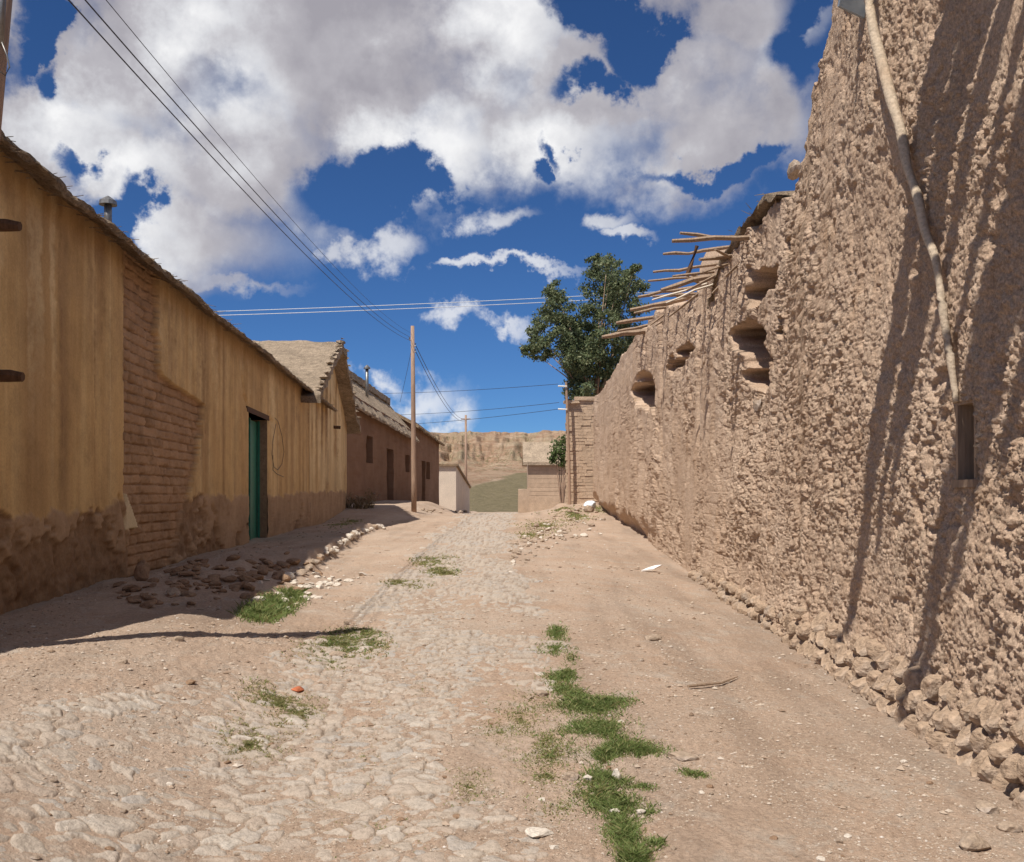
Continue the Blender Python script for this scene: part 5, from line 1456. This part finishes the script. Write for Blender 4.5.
    mt = N.new('ShaderNodeMapRange'); mt.interpolation_type = 'SMOOTHSTEP'; t.links.new(Dth, mt.inputs[0]); mt.inputs[1].default_value = .05; mt.inputs[2].default_value = .65; mt.inputs[4].default_value = .72
    mg = N.new('ShaderNodeMapRange'); mg.interpolation_type = 'SMOOTHSTEP'; t.links.new(mth('ADD', gd, fine), mg.inputs[0]); mg.inputs[1].default_value = 0; mg.inputs[2].default_value = .5
    mask = mth('MAXIMUM', mk.outputs[0], mt.outputs[0])
    mx = N.new('ShaderNodeMix'); t.links.new(out_, mx.inputs[0]); t.links.new(mask, mx.inputs[2]); t.links.new(mg.outputs[0], mx.inputs[3])
    mask = mx.outputs[0]
    # thickness decides how white or grey a cloud looks; sunward puffs brighter
    sh = noise(4.2, 6, .52, d, (1.3, 4.4, 2.0)).outputs['Fac']
    sh2 = noise(12, 8, .57, d, (-.016, .0, .024)).outputs['Fac']
    lit = mth('MULTIPLY', mth('SUBTRACT', n1, sh2), 1.5)
    br = [(235, 70, 70, 55), (150, 240, 75, 40), (70, 130, 60, 34), (420, 130, 50, 30), (420, 380, 70, 40), (240, 20, 60, 40), (500, 20, 60, 40), (120, 170, 60, 26), (560, 150, 60, 30)]
    B = smax([blob(*b) for b in br], .3)
    bri = mth('ADD', mth('ADD', mth('MULTIPLY', mth('MAXIMUM', B, -.5), .55), mth('MULTIPLY', mth('SUBTRACT', sh, .5), 1.7)), lit)
    edge = mth('MULTIPLY', mth('SUBTRACT', .6, Dm), .35)
    bri = mth('ADD', mth('ADD', bri, edge), .50)
    rp = N.new('ShaderNodeValToRGB'); t.links.new(bri, rp.inputs[0])
    e = rp.color_ramp.elements
    CB = 1.0
    cols = [(0.0, (.40, .385, .43)), (.35, (.53, .515, .555)), (.65, (.76, .765, .80)), (1.0, (1.0, 1.0, 1.01))]
    while len(e) < 4: e.new(.5)
    for q, (p, c) in zip(e, cols): q.position = p; q.color = (*c, 1)
    sc_ = vm('MULTIPLY', rp.outputs[0], (CLOUD, CLOUD, CLOUD)).outputs[0]
    mc = N.new('ShaderNodeMix'); mc.data_type = 'RGBA'; t.links.new(mask, mc.inputs[0])
    tint = N.new('ShaderNodeMix'); tint.data_type = 'RGBA'; tint.blend_type = 'MULTIPLY'; tint.inputs[0].default_value = 1.0
    t.links.new(sky.outputs[0], tint.inputs[6]); tint.inputs[7].default_value = (*SKYTINT, 1)
    t.links.new(tint.outputs[2], mc.inputs[6]); t.links.new(sc_, mc.inputs[7])
    t.links.new(mc.outputs[2], bg.inputs['Color']); bg.inputs['Strength'].default_value = SKY
SKY = .10; CLOUD = 7.2; SKYTINT = (.28, .465, .68)
world()
sl = bpy.data.lights.new('sun', 'SUN'); sl.energy = 4.4; sl.angle = math.radians(.53); sl.color = (1, .95, .87)
so = bpy.data.objects.new('sun', sl); COL.objects.link(so); so.rotation_euler = SUN.to_track_quat('Z', 'Y').to_euler(); so.location = (-8, -14, 25)

cam = bpy.data.cameras.new('camera'); co = bpy.data.objects.new('camera', cam); COL.objects.link(co)
co.location = (0, 0, EYE); co.rotation_euler = (math.pi / 2, 0, 0)
cam.sensor_width = 36; cam.lens = 36 * F / 1024; cam.shift_y = (HOR - 431) / 1024; cam.clip_end = 6000; cam.clip_start = .05
SC.camera = co
SC.view_settings.view_transform = 'Standard'; SC.view_settings.look = 'None'; SC.view_settings.exposure = 0.36; SC.view_settings.gamma = 1.0
SC.cycles.max_bounces = 6; SC.cycles.diffuse_bounces = 4
